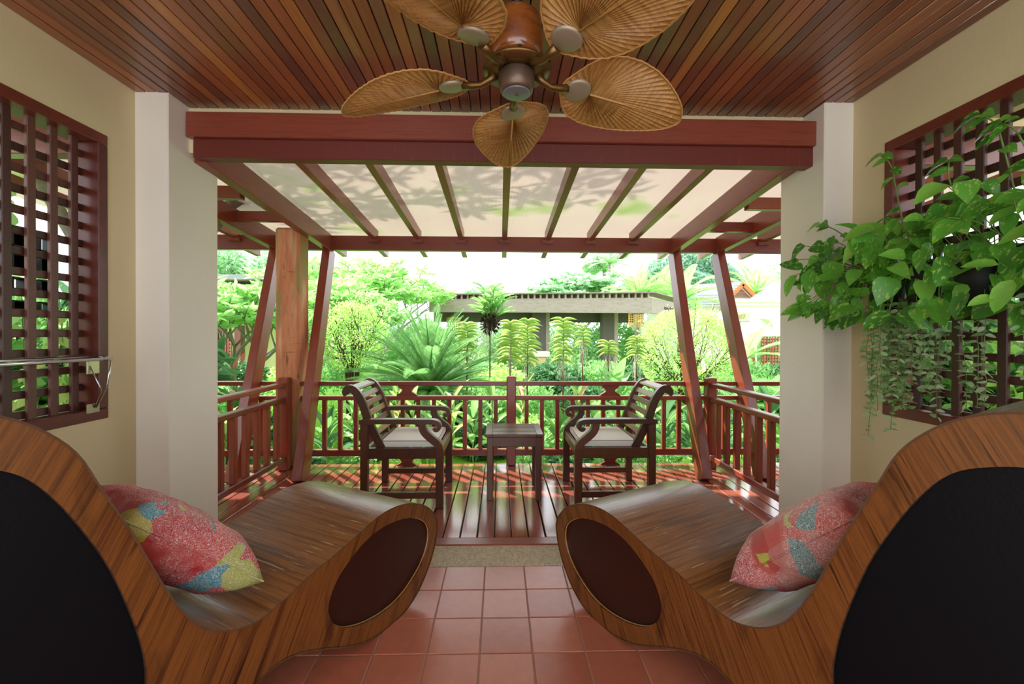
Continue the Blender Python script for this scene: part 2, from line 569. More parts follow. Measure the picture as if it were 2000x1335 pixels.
    def ribbon(s, path, th, y0, y1, smooth=True):
        """rectangular sweep of a path in the xz plane; th = thickness (number or list)"""
        P = [Vector((p[0], p[1])) for p in path]
        n = len(P)
        if not isinstance(th, (list, tuple)):
            th = [th] * n
        rings = []
        for i, p in enumerate(P):
            d = (P[min(i + 1, n - 1)] - P[max(i - 1, 0)]).normalized()
            q = Vector((-d.y, d.x)) * th[i] / 2
            a, b = p + q, p - q
            rings.append([(a.x, y0, a.y), (a.x, y1, a.y), (b.x, y1, b.y), (b.x, y0, b.y)])
        vs = [v for r_ in rings for v in r_]
        fs = []
        for i in range(n - 1):
            for k in range(4):
                fs.append((i * 4 + k, i * 4 + (k + 1) % 4, i * 4 + 4 + (k + 1) % 4, i * 4 + 4 + k))
        fs += [(3, 2, 1, 0), tuple((n - 1) * 4 + k for k in range(4))]
        return s.add(vs, fs)

    def prism(s, poly, y0, y1, axis='y'):
        n = len(poly)
        vs = [(p[0], y0, p[1]) for p in poly] + [(p[0], y1, p[1]) for p in poly]
        if axis == 'x':
            vs = [(b, a, c) for a, b, c in vs]
        if axis == 'z':
            vs = [(a, c, b) for a, b, c in vs]
        fs = [tuple(range(n)), tuple(range(2 * n - 1, n - 1, -1))] + [(i, (i + 1) % n + 0, (i + 1) % n + n, i + n)[::-1] for i in range(n)]
        return s.add(vs, fs)

    def mesh(s, name, mat):
        me = bpy.data.meshes.new(name)
        me.from_pydata(s.v, [], s.f)
        me.polygons.foreach_set('use_smooth', s.sm)
        me.materials.append(mat)
        me.update()
        return me

    def build(s, name, mat, parent=None, loc=None):
        o = bpy.data.objects.new(name, s.mesh(name, mat))
        col.objects.link(o)
        if parent is not None:
            o.parent = parent
        if loc is not None:
            o.location = loc
        return o


def inst(name, me, parent=None, mw=None):
    o = bpy.data.objects.new(name, me)
    col.objects.link(o)
    if parent is not None:
        o.parent = parent
    if mw is not None:
        o.matrix_local = mw
    return o


def thing(name, label, cat, loc=(0, 0, 0), rz=0, group=None):
    o = bpy.data.objects.new(name, None)
    o.empty_display_size = .05
    col.objects.link(o)
    o.location = loc
    o.rotation_euler = (0, 0, rz)
    return tag(o, label, cat, group)


def tag(o, label, cat=None, group=None, kind=None):
    if label:
        o['label'] = label
    if cat:
        o['category'] = cat
    if group:
        o['group'] = group
    if kind:
        o['kind'] = kind
    return o


def struct(name, mb, mat):
    o = mb.build(name, mat)
    o['kind'] = 'structure'
    return o


def copy_tree(o, parent=None):
    c = o.copy()
    col.objects.link(c)
    c.parent = parent
    for ch in list(o.children):
        copy_tree(ch, c)
    return c


def catmull(pts, n=4, closed=True):
    out = []
    m = len(pts)
    for i in range(m if closed else m - 1):
        g = lambda j: Vector(pts[j % m] if closed else pts[max(0, min(m - 1, j))])
        p0, p1, p2, p3 = g(i - 1), g(i), g(i + 1), g(i + 2)
        for k in range(n):
            t_ = k / n
            out.append(.5 * ((2 * p1) + (p2 - p0) * t_ + (2 * p0 - 5 * p1 + 4 * p2 - p3) * t_ ** 2 + (3 * p1 - p0 - 3 * p2 + p3) * t_ ** 3))
    if not closed:
        out.append(Vector(pts[-1]))
    return out


# leaf templates: (verts, faces) unit length along +Y, width 1 along X, normal +Z
def leaf_tpl(kind):
    if kind == 'diamond':
        return np.array([[0, 0, 0], [.5, .45, .06], [0, 1, 0], [-.5, .45, .06]]), [(0, 1, 2), (0, 2, 3)]
    prof = {'heart': [(0, .0), (.42, .10), (.52, .30), (.42, .58), (.2, .82), (0, 1)],
            'lance': [(0, 0), (.22, .12), (.45, .35), (.5, .55), (.33, .8), (0, 1)],
            'ovate': [(0, 0), (.36, .14), (.5, .38), (.45, .62), (.26, .85), (0, 1)],
            'strap': [(.18, 0), (.38, .2), (.5, .45), (.45, .7), (.25, .9), (0, 1)]}[kind]
    v, f = [], []
    for (w, y) in prof:
        z = -.22 * y * y
        v += [(w, y, z + .22 * w), (0, y - .0, z), (-w, y, z + .22 * w)]
    for i in range(len(prof) - 1):
        a = i * 3
        f += [(a + 1, a, a + 3, a + 4), (a + 2, a + 1, a + 4, a + 5)]
    return np.array(v, float), f


def leaf_mesh(name, kind, L, W, mat, curl=1.0):
    v, f = leaf_tpl(kind)
    v = v.copy()
    v[:, 0] *= W
    v[:, 1] *= L
    v[:, 2] *= L * curl
    me = bpy.data.meshes.new(name)
    me.from_pydata([tuple(p) for p in v], [], f)
    me.polygons.foreach_set('use_smooth', [True] * len(f))
    me.materials.append(mat)
    return me


def frames(d, up=None):
    """arrays of rotation matrices with column Y along d and column Z near up"""
    d = d / np.linalg.norm(d, axis=1, keepdims=True)
    if up is None:
        up = NR.normal(size=d.shape) + np.array([0, 0, 1.2])
    x = np.cross(d, up)
    x /= np.linalg.norm(x, axis=1, keepdims=True) + 1e-9
    z = np.cross(x, d)
    return np.stack([x, d, z], axis=2)


def leafmass(name, mat, parent, pts, dirs, L, W, kind='diamond', up=None, stuff=True, me_only=False):
    tv, tf = leaf_tpl(kind)
    N = len(pts)
    L = np.broadcast_to(L, (N,))
    W = np.broadcast_to(W, (N,))
    Rm = frames(np.asarray(dirs, float), up)
    loc = np.empty((N, len(tv), 3))
    loc[:, :, 0] = tv[None, :, 0] * W[:, None]
    loc[:, :, 1] = tv[None, :, 1] * L[:, None]
    loc[:, :, 2] = tv[None, :, 2] * L[:, None]
    P = np.einsum('nij,nkj->nki', Rm, loc) + np.asarray(pts)[:, None, :]
    P = P.reshape(-1, 3)
    nv, nf, k = len(tv), len(tf), len(tf[0])
    fi = (np.array(tf)[None] + (np.arange(N) * nv)[:, None, None]).reshape(-1)
    me = bpy.data.meshes.new(name)
    me.vertices.add(len(P))
    me.vertices.foreach_set('co', P.astype(np.float32).ravel())
    me.loops.add(len(fi))
    me.loops.foreach_set('vertex_index', fi.astype(np.int32))
    me.polygons.add(N * nf)
    me.polygons.foreach_set('loop_start', (np.arange(N * nf) * k).astype(np.int32))
    me.polygons.foreach_set('loop_total', np.full(N * nf, k, np.int32))
    me.materials.append(mat)
    me.update(calc_edges=True)
    me.validate()
    if me_only:
        return me
    o = bpy.data.objects.new(name, me)
    col.objects.link(o)
    if parent is not None:
        o.parent = parent
    if stuff:
        o['kind'] = 'stuff'
    return o


def ball(n, r, shell=.5):
    """n random points in ellipsoid r, pushed to the outside; returns points and outward dirs"""
    d = NR.normal(size=(n, 3))
    d /= np.linalg.norm(d, axis=1, keepdims=True)
    q = shell + (1 - shell) * NR.rand(n, 1) ** .5
    return d * q * np.array(r), d


# ================================================================== THE ROOM
WX = 1.99
floor = struct('floor', MB().box(-2.13, 2.13, -1.3, 2.285, -.12, -.004), M['grout'])
tm = MB().box(-.1018, .1018, -.1018, .1018, -.012, 0, None, .0025).mesh('tile', M['tile'])
P_ = .2075
for j in range(11):
    for i in range(-9, 11):
        x = -.077 + P_ * (i + .5)
        if abs(x) > 1.97 + .1:
            continue
        y = 2.281 - P_ * (j + .5)
        inst('tile', tm, floor, Matrix.Translation((x, y, R.uniform(-.0006, .0006))) @ Matrix.Rotation(R.uniform(-.003, .003), 4, 'Z'))
mb = MB().box(-1.99, 1.99, -1.3, 2.281 - P_ * 11 - .002, -.012, -.001)
mb.build('tile', M['tile'], floor)
struct('trim_1', MB().box(-1.99, 1.99, 2.285, 2.512, -.12, -.002), M['pebble'])

for sx, nm in ((-1, 'wall_left'), (1, 'wall_right')):
    mb = MB()
    x0, x1 = sorted((sx * WX, sx * (WX + .13)))
    wy0, wy1, wz0, wz1 = .78, (2.203 if sx < 0 else 2.16), (.82 if sx < 0 else .84), 2.243
    mb.box(x0, x1, -1.3, wy0, -.1, 2.7)
    mb.box(x0, x1, wy1, 2.62, -.1, 2.7)
    mb.box(x0, x1, wy0, wy1, -.1, wz0)
    mb.box(x0, x1, wy0, wy1, wz1, 2.7)
    struct(nm, mb, M['wall'])
    # lattice window
    w = thing('window_1' if sx < 0 else 'window_2', None, None, (sx * (WX), 0, 0))
    w['kind'] = 'structure'
    fw, dp = .052, .13
    s = sx

    def xb(a, b):
        return tuple(sorted((s * a, s * b)))
    X0, X1 = xb(-.006, dp)
    for bx in ((wy0, wy1, wz0, wz0 + fw), (wy0, wy1, wz1 - fw, wz1), (wy0, wy0 + fw, wz0 + fw, wz1 - fw), (wy1 - fw, wy1, wz0 + fw, wz1 - fw)):
        MB().box(X0, X1, bx[0], bx[1], bx[2], bx[3], None, .004).build('window_frame', M['winframe'], w)
    X0, X1 = xb(.055, .073)
    vz = MB().box(X0, X1, -.018, .018, wz0 + .03, wz1 - .03, None, .003).mesh('lattice_bar', M['lattice'])
    ys = [1.815 + .094 * k for k in range(-10, 5)] if sx < 0 else [2.127 - .0885 * k for k in range(0, 15)]
    for y in ys:
        if wy0 + .06 < y < wy1 - .02:
            inst('lattice_bar', vz, w, Matrix.Translation((0, y, 0)))
    X0, X1 = xb(.073, .090)
    hz = MB().box(X0, X1, wy0 + .03, wy1 - .03, -.0175, .0175, None, .003).mesh('lattice_rail', M['lattice'])
    for k in range(16):
        z = (.893 if sx < 0 else .892) + .0885 * k
        if z < wz1 - .04:
            inst('lattice_rail', hz, w, Matrix.Translation((0, 0, z)))

struct('wall_column_left', MB().box(-2.1, -1.815, 2.37, 2.78, -.1, 2.62, None, .006), M['column'])
struct('wall_column_right', MB().box(1.825, 2.1, 2.36, 2.735, -.1, 2.62, None, .006), M['column'])
struct('wall_front', MB().box(-4.3, 4.3, 2.53, 2.62, 2.3, 2.75), M['wall'])

for sx, nm in ((-1, 'left'), (1, 'right')):
    struct('ceiling_outer_eave_' + nm, MB().box(*sorted((sx * 2.13, sx * 3.3)), -1.3, 2.5, 2.56, 2.62), M['wall'])
ceil_ = struct('ceiling', MB().box(-2.1, 2.1, -1.3, 2.56, 2.585, 2.62), M['blackmetal'])
bw = 3.98 / 68
cm = MB().box(-bw / 2 + .0025, bw / 2 - .0025, -1.3, 2.53, 0, .02, None, .003).mesh('board', M['ceil'])
for k in range(68):
    inst('board', cm, ceil_, Matrix.Translation((-1.99 + bw * (k + .5), 0, 2.56 + R.uniform(-.001, .001))))

# header beam across the opening
hb = thing('header_beam', 'long dark red double board beam spanning between the two columns', 'beam', (0, 2.475, 0), -.018)
hb.rotation_euler = (0, .009, -.018)
MB().box(-1.83, 1.83, -.02, .08, 2.362, 2.505, None, .004).build('upper_board', M['redX'], hb)
tag(MB().box(-1.805, 1.81, .006, .08, 2.252, 2.361, None, .003).build('lower_board', M['streak'], hb), 'lower board with pale vertical run marks')
for sx in (-1, 1):
    hb2 = thing('outer_beam', 'dark red beam outside the %s lattice window' % ('left' if sx < 0 else 'right'), 'beam', (sx * 3.2, 2.5, 0))
    MB().box(-1.05, 1.05, -.03, .05, 2.26, 2.50, None, .004).build('beam_board', M['redX'], hb2)

# ================================================================== DECK
deck = struct('trim_2', MB().box(-3.9, 3.9, 2.515, 4.12, -.16, -.045), M['blackmetal'])
deck.name = 'floor_deck'
dp_ = .106
dm = MB().box(-dp_ / 2 + .004, dp_ / 2 - .004, 2.605, 4.10, -.03, 0, None, .003).mesh('deck_board', M['deck'])
for k in range(-36, 37):
    inst('deck_board', dm, deck, Matrix.Translation((dp_ * k + .02, 0, R.uniform(-.001, .001))))
MB().box(-1.82, 1.82, 2.513, 2.60, -.04, .004, None, .004).build('edge_board', M['redX'], deck)


# ================================================================== RAILINGS
def hourglass(w, h, d=.05):
    a, b, c = w / 2, w / 5, h
    return [(-a, 0), (a, 0), (a, .12 * c), (b * 1.15, .42 * c), (b * 1.15, .58 * c), (a * .85, .88 * c), (a * .85, c), (-a * .85, c), (-a * .85, .88 * c), (-b * 1.15, .58 * c), (-b * 1.15, .42 * c), (-a, .12 * c)]


br = thing('back_railing', 'long red baluster railing along the garden edge of the deck', 'railing', (0, 4.07, 0))
MB().box(-3.8, 3.8, -.035, .035, .757, .797, None, .006).build('top_rail', M['redX'], br)
MB().box(-3.8, 3.8, -.03, .03, .62, .66, None, .006).build('middle_rail', M['redX'], br)
MB().box(-3.8, 3.8, -.03, .03, .09, .15, None, .006).build('bottom_rail', M['redX'], br)
MB().box(.107 - .045, .107 + .045, -.045, .045, 0, .845, None, .008).build('post', M['redZ'], br)
bm_ = MB().box(-.019, .019, -.019, .019, .15, .62, None, .003).mesh('baluster', M['redZ'])
for k in range(-26, 26):
    x = .107 + .1475 * k
    if k == 0 or (1.9 < x < 2.06) or (-2.15 < x < -1.87) or abs(x) > 3.75:
        continue
    inst('baluster', bm_, br, Matrix.Translation((x, 0, 0)))
for x in (-.885, 1.06, -2.85, 2.9):
    MB().prism(hourglass(.19, .099), -.022, .022).build('carved_spacer', M['redX'], br, (x, 0, .659))
    MB().prism(hourglass(.22, .11), -.022, .022).build('carved_spacer', M['redX'], br, (x, 0, -.02))

for sx in (-1, 1):
    sr = thing('side_railing', 'short red side railing running from the %s column to the corner post' % ('left' if sx < 0 else 'right'), 'railing', (sx * 1.975, 0, 0))
    y0, y1 = (2.78 if sx < 0 else 2.735), 3.93
    MB().box(-.035, .035, y0, y1, .765, .803, None, .006).build('top_rail', M['redY'], sr)
    MB().box(-.03, .03, y0, y1, .628, .672, None, .006).build('middle_rail', M['redY'], sr)
    MB().box(-.03, .03, y0, y1, .085, .135, None, .006).build('bottom_rail', M['redY'], sr)
    MB().box(-.045, .045, 3.90, 3.99, 0, .845, None, .008).build('corner_post', M['redZ'], sr)
    bm2 = MB().box(-.021, .021, -.021, .021, .135, .63, None, .003).mesh('baluster', M['redZ'])
    for k in range(7):
        inst('baluster', bm2, sr, Matrix.Translation((0, 3.80 - .152 * k, 0)))

# ================================================================== PERGOLA
pg = thing('pergola', 'red timber pergola with frosted roof sheets over the deck', 'pergola', (0, 0, 0))


def rzb(Y):
    return 2.410 - .074 * (Y - 2.75)      # underside of the rafters


rm = MB().bar((0, 2.63, rzb(2.63) + .055), (0, 4.70, rzb(4.70) + .055), .055, .11, (0, 0, 1), .003).mesh('rafter', M['redY'])
RX = [.045 + .4705 * k for k in (-3, -2, -1, 0, 1, 2, 3)]
for x in RX + [-2.85, -3.32, -3.79, 2.9, 3.37, 3.84]:
    inst('rafter', rm, pg, Matrix.Translation((x, 0, 0)))
    if abs(x) < 4:
        MB().box(x - .06, x + .06, 4.615, 4.648, rzb(4.63) - .035, rzb(4.63) + .002, None, .003).build('rafter_block', M['redX'], pg)
tipm = MB().prism([(4.73, 2.20), (5.13, 2.166), (5.13, 2.24), (5.10, 2.275), (4.73, 2.31)], -.028, .028, 'x').mesh('rafter_tip', M['redY'])
for x in RX + [-1.86, 1.93, -2.40, 2.43, -2.88, 2.93]:
    inst('rafter_tip', tipm, pg, Matrix.Translation((x, 0, 0)))
for x, x2, zz, ya in ((-1.777, -1.87, 0, 2.57), (1.785, 1.92, 0, 2.57), (-2.43, -2.43, .03, 2.82), (2.42, 2.42, .02, 2.82)):
    MB().bar((x, ya, 2.345 + zz), (x2, 4.66, 2.235), .075, .175, (0, 0, 1), .004).build('side_beam', M['redY'], pg)
MB().box(-4.3, 4.3, 4.65, 4.73, 2.155, 2.312, None, .005).build('lintel', M['redX'], pg)
for a, b in (((-1.675, 3.60, 0), (-1.87, 4.69, 2.16)), ((1.755, 3.60, 0), (1.93, 4.69, 2.16)), ((-2.21, 3.58, 0), (-2.43, 4.69, 2.16)), ((2.27, 3.60, 0), (2.42, 4.69, 2.16))):
    MB().bar(a, b, .085, .145, (0, 1, 0), .004).build('leaning_post', M['redZ'], pg)
for x0, x1, y, z in ((-2.40, -1.88, 3.15, 2.27), (-2.40, -1.88, 3.93, 2.31), (1.9, 2.40, 3.25, 2.26), (1.9, 2.40, 4.0, 2.27)):
    MB().box(x0, x1, y - .03, y + .03, z - .045, z + .045, None, .003).build('cross_brace', M['redX'], pg)
edges = sorted(RX + [-1.845, 1.87, -2.43, 2.42, -2.85, -3.32, -3.79, -4.25, 2.9, 3.37, 3.84, 4.25])
for a, b in zip(edges[:-1], edges[1:]):
    MB().bar(((a + b) / 2, 2.63, rzb(2.63) + .114), ((a + b) / 2, 5.2, rzb(5.2) + .114), b - a - .004, .006).build('roof_sheet', M['sheet'], pg)

tc_ = thing('timber_column', 'thick weathered orange timber column standing behind the left corner post', 'column', (-1.985, 4.10, 0))
mb = MB()
for z0, z1 in ((0, 2.235),):
    mb.box(-.11, .11, -.10, .12, z0, z1, None, .018)
mb.build('shaft', M['timber'], tc_)


# ================================================================== LOUNGERS
prof = [(.346, .28), (.338, .335), (.31, .375), (.262, .42), (.20, .455), (.12, .485), (.03, .499), (-.06, .494), (-.16, .468), (-.27, .438), (-.38, .415), (-.475, .384), (-.56, .368), (-.63, .383), (-.69, .418), (-.74, .472), (-.79, .565),
        (-.835, .675), (-.875, .775), (-.925, .885), (-.97, .985), (-1.03, 1.052), (-1.095, 1.090), (-1.165, 1.103), (-1.25, 1.088), (-1.34, 1.035), (-1.42, .945), (-1.48, .82), (-1.52, .66), (-1.53, .50), (-1.51, .34), (-1.45, .19), (-1.37, .085), (-1.26, .02), (-1.12, .0),
        (-.98, .008), (-.85, .035), (-.74, .085), (-.66, .13), (-.58, .172), (-.50, .190), (-.42, .172), (-.32, .122), (-.24, .075), (-.16, .034), (-.07, .008), (.03, .0), (.12, .01), (.20, .048), (.27, .115), (.318, .19)]
big = [(-1.18, 1.0), (-1.109, .989), (-1.05, .957), (-1.0, .89), (-.95, .793), (-.907, .69), (-.867, .555), (-.845, .452), (-.838, .364), (-.85, .26), (-.90, .16), (-1.0, .09), (-1.13, .07), (-1.27, .10), (-1.37, .19), (-1.43, .35), (-1.45, .55), (-1.43, .74), (-1.37, .88), (-1.28, .97)]
small = [(.287, .26), (.283, .31), (.25, .355), (.18, .398), (.10, .425), (.02, .437), (-.06, .436), (-.145, .414), (-.215, .375), (-.265, .335), (-.296, .28), (-.299, .235), (-.279, .188), (-.24, .148), (-.19, .12), (-.12, .095), (-.04, .08), (.04, .078), (.11, .092), (.18, .125), (.235, .165), (.27, .21)]
PR, BG, SM_ = catmull(prof, 4), catmull(big, 4), catmull(small, 4)
WD = .62


def lounger(nm_label, loc, rz, sy, panel_labels):
    """local x = along the lounger towards the foot, y = sy*depth, z up; the near side is y = 0"""
    L = thing('lounge_chair', nm_label, 'lounge chair', loc, rz)

    def flat(loops, y, flip):
        vs = [Vector((p[0], p[1], 0)) for l in loops for p in l]
        tris = tessellate_polygon([[Vector((p[0], p[1], 0)) for p in l] for l in loops])
        out = []
        for t3 in tris:
            a, b, c = (vs[i] for i in t3)
            n_ = (b - a).cross(c - a).z
            t3 = tuple(t3) if (n_ > 0) != flip else tuple(t3)[::-1]
            out.append(t3)
        return [(v.x, y, v.y) for v in vs], out
    for y, nn in ((0.0, 1), (WD, -1)):
        mb = MB()
        vs, fs = flat([PR, BG, SM_], y * sy, nn * sy > 0)
        mb.add(vs, fs)
        for lp in (BG, SM_):
            n = len(lp)
            yi = (y + .022 * nn) * sy
            vs = [(p[0], y * sy, p[1]) for p in lp] + [(p[0], yi, p[1]) for p in lp]
            mb.add(vs, [(i, (i + 1) % n, (i + 1) % n + n, i + n) for i in range(n)], True)
        mb.build('side_frame', M['bamboo_side'], L)
        for lp, mt, lb in ((BG, 'leather', panel_labels[0]), (SM_, 'brownpanel', panel_labels[1])):
            vs = [(p[0], (y + .02 * nn) * sy, p[1]) for p in lp]
            m2 = MB()
            vs2, fs2 = flat([lp], (y + .018 * nn) * sy, nn * sy > 0)
            m2.add(vs2, fs2)
            p_ = m2.build('side_panel', M[mt], L)
            tag(p_, lb)
            m3 = MB()
            ring = [(p[0], (y + .012 * nn) * sy, p[1]) for p in lp]
            m3.tube(ring + [ring[0]], .0022, 4, False)
            m3.build('inlay_edge', M['edge'] if mt != 'leather' else M['blackmetal'], L)
    n = len(PR)
    mb = MB()
    ov = .003
    off = []
    for i in range(n):
        d = (PR[(i + 1) % n] - PR[i - 1]).normalized()
        off.append((PR[i][0] - d.y * -1 * ov * -1, PR[i][1] - d.x * ov * -1))
    off = []
    for i in range(n):
        d = (PR[(i + 1) % n] - PR[i - 1]).normalized()
        off.append((PR[i].x - d.y * ov, PR[i].y + d.x * ov))
    # outline runs anticlockwise or clockwise: grow it outward
    area = sum(PR[i].x * PR[(i + 1) % n].y - PR[(i + 1) % n].x * PR[i].y for i in range(n))
    if area > 0:
        off = [(2 * PR[i].x - off[i][0], 2 * PR[i].y - off[i][1]) for i in range(n)]
    e0, e1 = -.003 * sy, (WD + .003) * sy
    vs = [(p[0], e0, p[1]) for p in off] + [(p[0], e1, p[1]) for p in off] + [(p.x, 0, p.y) for p in PR] + [(p.x, WD * sy, p.y) for p in PR]
    fs = []
    for i in range(n):
        j = (i + 1) % n
        q = (i, j, j + n, i + n)
        fs.append(q if (area > 0) == (sy > 0) else q[::-1])
    mb.add(vs[:2 * n], fs, True)
    mb.build('veneer_shell', M['bamboo_top'], L)
    mb = MB()
    for k, (yy, base) in enumerate(((e0, 0), (e1, WD * sy))):
        vs = [(p[0], yy, p[1]) for p in off] + [(p.x + (p.x - o_[0]) * .6, yy, p.y + (p.y - o_[1]) * .6) for p, o_ in zip(PR, off)]
        mb.add(vs, [(i, (i + 1) % n, (i + 1) % n + n, i + n) for i in range(n)])
    mb.build('shell_edge', M['brownbark'], L)
    return L


aR = math.atan2(.88, -.475)
aL = math.atan2(.88, .475)
LL = lounger('curved bamboo lounge chair on the left, its foot end pointing right towards the deck', (-.476, 1.812, 0), aL, 1, ('black leather oval panel', 'dark brown oval panel'))
LR = lounger('curved bamboo lounge chair on the right, its head end in front of the trailing plants', (.447, 1.794, 0), aR, -1, ('black leather oval panel', 'dark brown oval panel'))


def pillow(name_label, lounge, sy, mat, s0=-.485, z0=.425, s1=-.845, z1=.765, e0=.09, e1=.53, th=.105):
    N = 22
    vs = []
    U = Vector((s1 - s0, 0, z1 - z0))
    half = U.length / 2
    U.normalize()
    V = Vector((0, sy, 0))
    Nn = Vector((-U.z, 0, U.x))
    if Nn.z < 0:
        Nn = -Nn
    c = Vector(((s0 + s1) / 2, sy * (e0 + e1) / 2, (z0 + z1) / 2))
    hv = (e1 - e0) / 2
    for side in (1, -1):
        for i in range(N + 1):
            for j in range(N + 1):
                u, v_ = i / N * 2 - 1, j / N * 2 - 1
                pin = 1 - .10 * (1 - abs(v_) ** 1.5) * abs(u) ** 4
                pin2 = 1 - .10 * (1 - abs(u) ** 1.5) * abs(v_) ** 4
                h = (max(0, (1 - u ** 4)) * max(0, (1 - v_ ** 4))) ** .5 * th * (1 - .18 * (u * u + v_ * v_) / 2)
                wr = .004 * math.sin(9 * u + 5 * v_) * math.sin(7 * v_ - 3 * u) * min(1, h / th * 2)
                p = U * (u * half * pin) + V * (v_ * hv * pin2) + Nn * (side * (h + wr))
                vs.append(p)
    fs = []
    for k, side in enumerate((1, -1)):
        o = k * (N + 1) ** 2
        for i in range(N):
            for j in range(N):
                q = (o + i * (N + 1) + j, o + (i + 1) * (N + 1) + j, o + (i + 1) * (N + 1) + j + 1, o + i * (N + 1) + j + 1)
                fs.append(q)
    root = thing('throw_pillow', name_label, 'pillow')
    root.matrix_world = lounge.matrix_world.copy()
    root.location = lounge.location
    root.rotation_euler = lounge.rotation_euler
    root.location = lounge.location + Matrix.Rotation(lounge.rotation_euler.z, 3, 'Z') @ c
    mb = MB().add(vs, fs, True)
    me = mb.mesh('pillow_cover', mat)
    import bmesh
    b = bmesh.new()
    b.from_mesh(me)
    bmesh.ops.remove_doubles(b, verts=b.verts, dist=.0005)
    bmesh.ops.recalc_face_normals(b, faces=b.faces)
    b.to_mesh(me)
    b.free()
    inst('pillow_cover', me, root)
    pts = []
    for q in range(4 * N):
        a_ = q % N / N * 2 - 1
        u, v_ = ((a_, -1), (1, a_), (-a_, 1), (-1, -a_))[q // N]
        pin = 1 - .10 * (1 - abs(v_) ** 1.5) * abs(u) ** 4
        pin2 = 1 - .10 * (1 - abs(u) ** 1.5) * abs(v_) ** 4
        pts.append(U * (u * half * pin) + V * (v_ * hv * pin2))
    MB().tube(pts + [pts[0]], .003, 5, False).build('seam', mat, root)


pillow('red, teal and lime scribble print pillow on the left lounge chair', LL, 1, M['cushA'])
pillow('mostly red and white scribble print pillow on the right lounge chair', LR, -1, M['cushB'], e0=.10, e1=.54, s0=-.50)


# ================================================================== DECK CHAIRS AND TABLE
def armchair(label, loc, rz):
    c = thing('armchair', label, 'armchair', loc, rz, 'slatted armchairs beside the side table')
    T = M['teak']
    for sy in (-1, 1):
        y0, y1 = sorted((sy * .30, sy * .252))
        MB().box(-.03, .022, y0, y1, 0, .605, None, .004).build('leg', T, c)
        MB().box(.505, .56, y0, y1, 0, .425, None, .004).build('leg', T, c)
        pth = catmull([(.532, .40), (.53, .435), (.51, .468), (.465, .505), (.428, .54), (.41, .575), (.405, .612)], 4, False)
        MB().ribbon(pth, .052, y0 + .0015, y1 - .0015).build('arm_support', T, c)
        mb = MB()
        pth = catmull([(-.035, .622), (.2, .624), (.40, .622), (.48, .621), (.515, .612), (.53, .59), (.522, .568), (.503, .563), (.492, .578)], 5, False)
        n = len(pth)
        mb.ribbon(pth, [.034] * (n - 20) + [.034 - .012 * i / 20 for i in range(20)], y0 - .006, y1 + .006)
        mb.build('armrest', T, c)
        ys0, ys1 = sorted((sy * .245, sy * .212))
        pth = catmull([(.115, .405), (.075, .48), (.03, .57), (-.005, .66), (-.032, .74), (-.062, .80), (-.098, .842), (-.135, .85), (-.155, .825), (-.145, .805)], 4, False)
        n = len(pth)
        MB().ribbon(pth, [.056] * (n - 10) + [.056 - .02 * i / 10 for i in range(10)], ys0, ys1).build('back_stile', T, c)
        MB().box(.0, .52, y0 + .008 * (sy < 0), y1 - .008 * (sy > 0), .355, .43, None, .004).build('seat_rail', T, c)
        MB().box(.0, .52, y0 + .01, y1 - .01, .068, .112, None, .004).build('stretcher', T, c)
    MB().box(.515, .548, -.255, .255, .36, .428, None, .004).build('front_rail', M['slat'], c)
    MB().box(-.01, .02, -.255, .255, .36, .428, None, .004).build('back_rail', T, c)
    mb = MB()
    for k in range(5):
        mb = MB().box(.06 + .09 * k, .12 + .09 * k, -.255, .255, .408, .425, None, .003)
        mb.build('seat_slat', T, c)
    for (x, z, a) in ((.088, .455, 62), (.053, .525, 64), (.022, .592, 67), (-.005, .66, 69), (-.028, .728, 68), (-.058, .79, 58)):
        m4 = Matrix.Translation((x + .004, 0, z)) @ Matrix.Rotation(math.radians(a), 4, 'Y')
        MB().box(-.022, .022, -.215, .215, -.008, .008, m4, .003).build('back_slat', M['slat'], c)
    m4 = Matrix.Translation((-.105, 0, .848)) @ Matrix.Rotation(math.radians(15), 4, 'Y')
    MB().box(-.04, .035, -.215, .215, -.014, .014, m4, .010).build('back_slat', M['slat'], c)
    # cushion
    mb = MB()
    N = 10
    vs = []
    for lay, zz in ((0, .428), (1, .45), (2, .47)):
        for i in range(N + 1):
            for j in range(N + 1):
                u, v_ = i / N * 2 - 1, j / N * 2 - 1
                sh = 1 - .012 * (lay != 1)
                dome = .006 * (1 - u ** 4) * (1 - v_ ** 4) * (lay == 2)
                vs.append((.305 + .205 * u * sh, .238 * v_ * sh, zz + dome))
    K = (N + 1) ** 2
    fs = []
    for i in range(N):
        for j in range(N):
            a = i * (N + 1) + j
            fs.append((2 * K + a, 2 * K + a + N + 1, 2 * K + a + N + 2, 2 * K + a + 1))
            fs.append((a, a + 1, a + N + 2, a + N + 1))
    rim = [i * (N + 1) for i in range(N + 1)] + [N * (N + 1) + j for j in range(1, N + 1)] + [i * (N + 1) + N for i in range(N - 1, -1, -1)] + [j for j in range(N - 1, 0, -1)]
    for l in (0, 1):
        for q in range(len(rim)):
            a, b = rim[q], rim[(q + 1) % len(rim)]
            fs.append((l * K + a, l * K + b, (l + 1) * K + b, (l + 1) * K + a))
    mb.add(vs, fs)
    cu = mb.build('seat_cushion', M['beige'], c)
    e = [Vector(vs[2 * K + q]) for q in rim]
    MB().tube(e + [e[0]], .0022, 4, False).build('piping', M['piping'], cu)
    return c


armchair('slatted dark teak armchair with beige cushion on the left of the side table', (-.965, 3.34, 0), 0)
armchair('slatted dark teak armchair with beige cushion on the right of the side table', (1.10, 3.34, 0), PI)

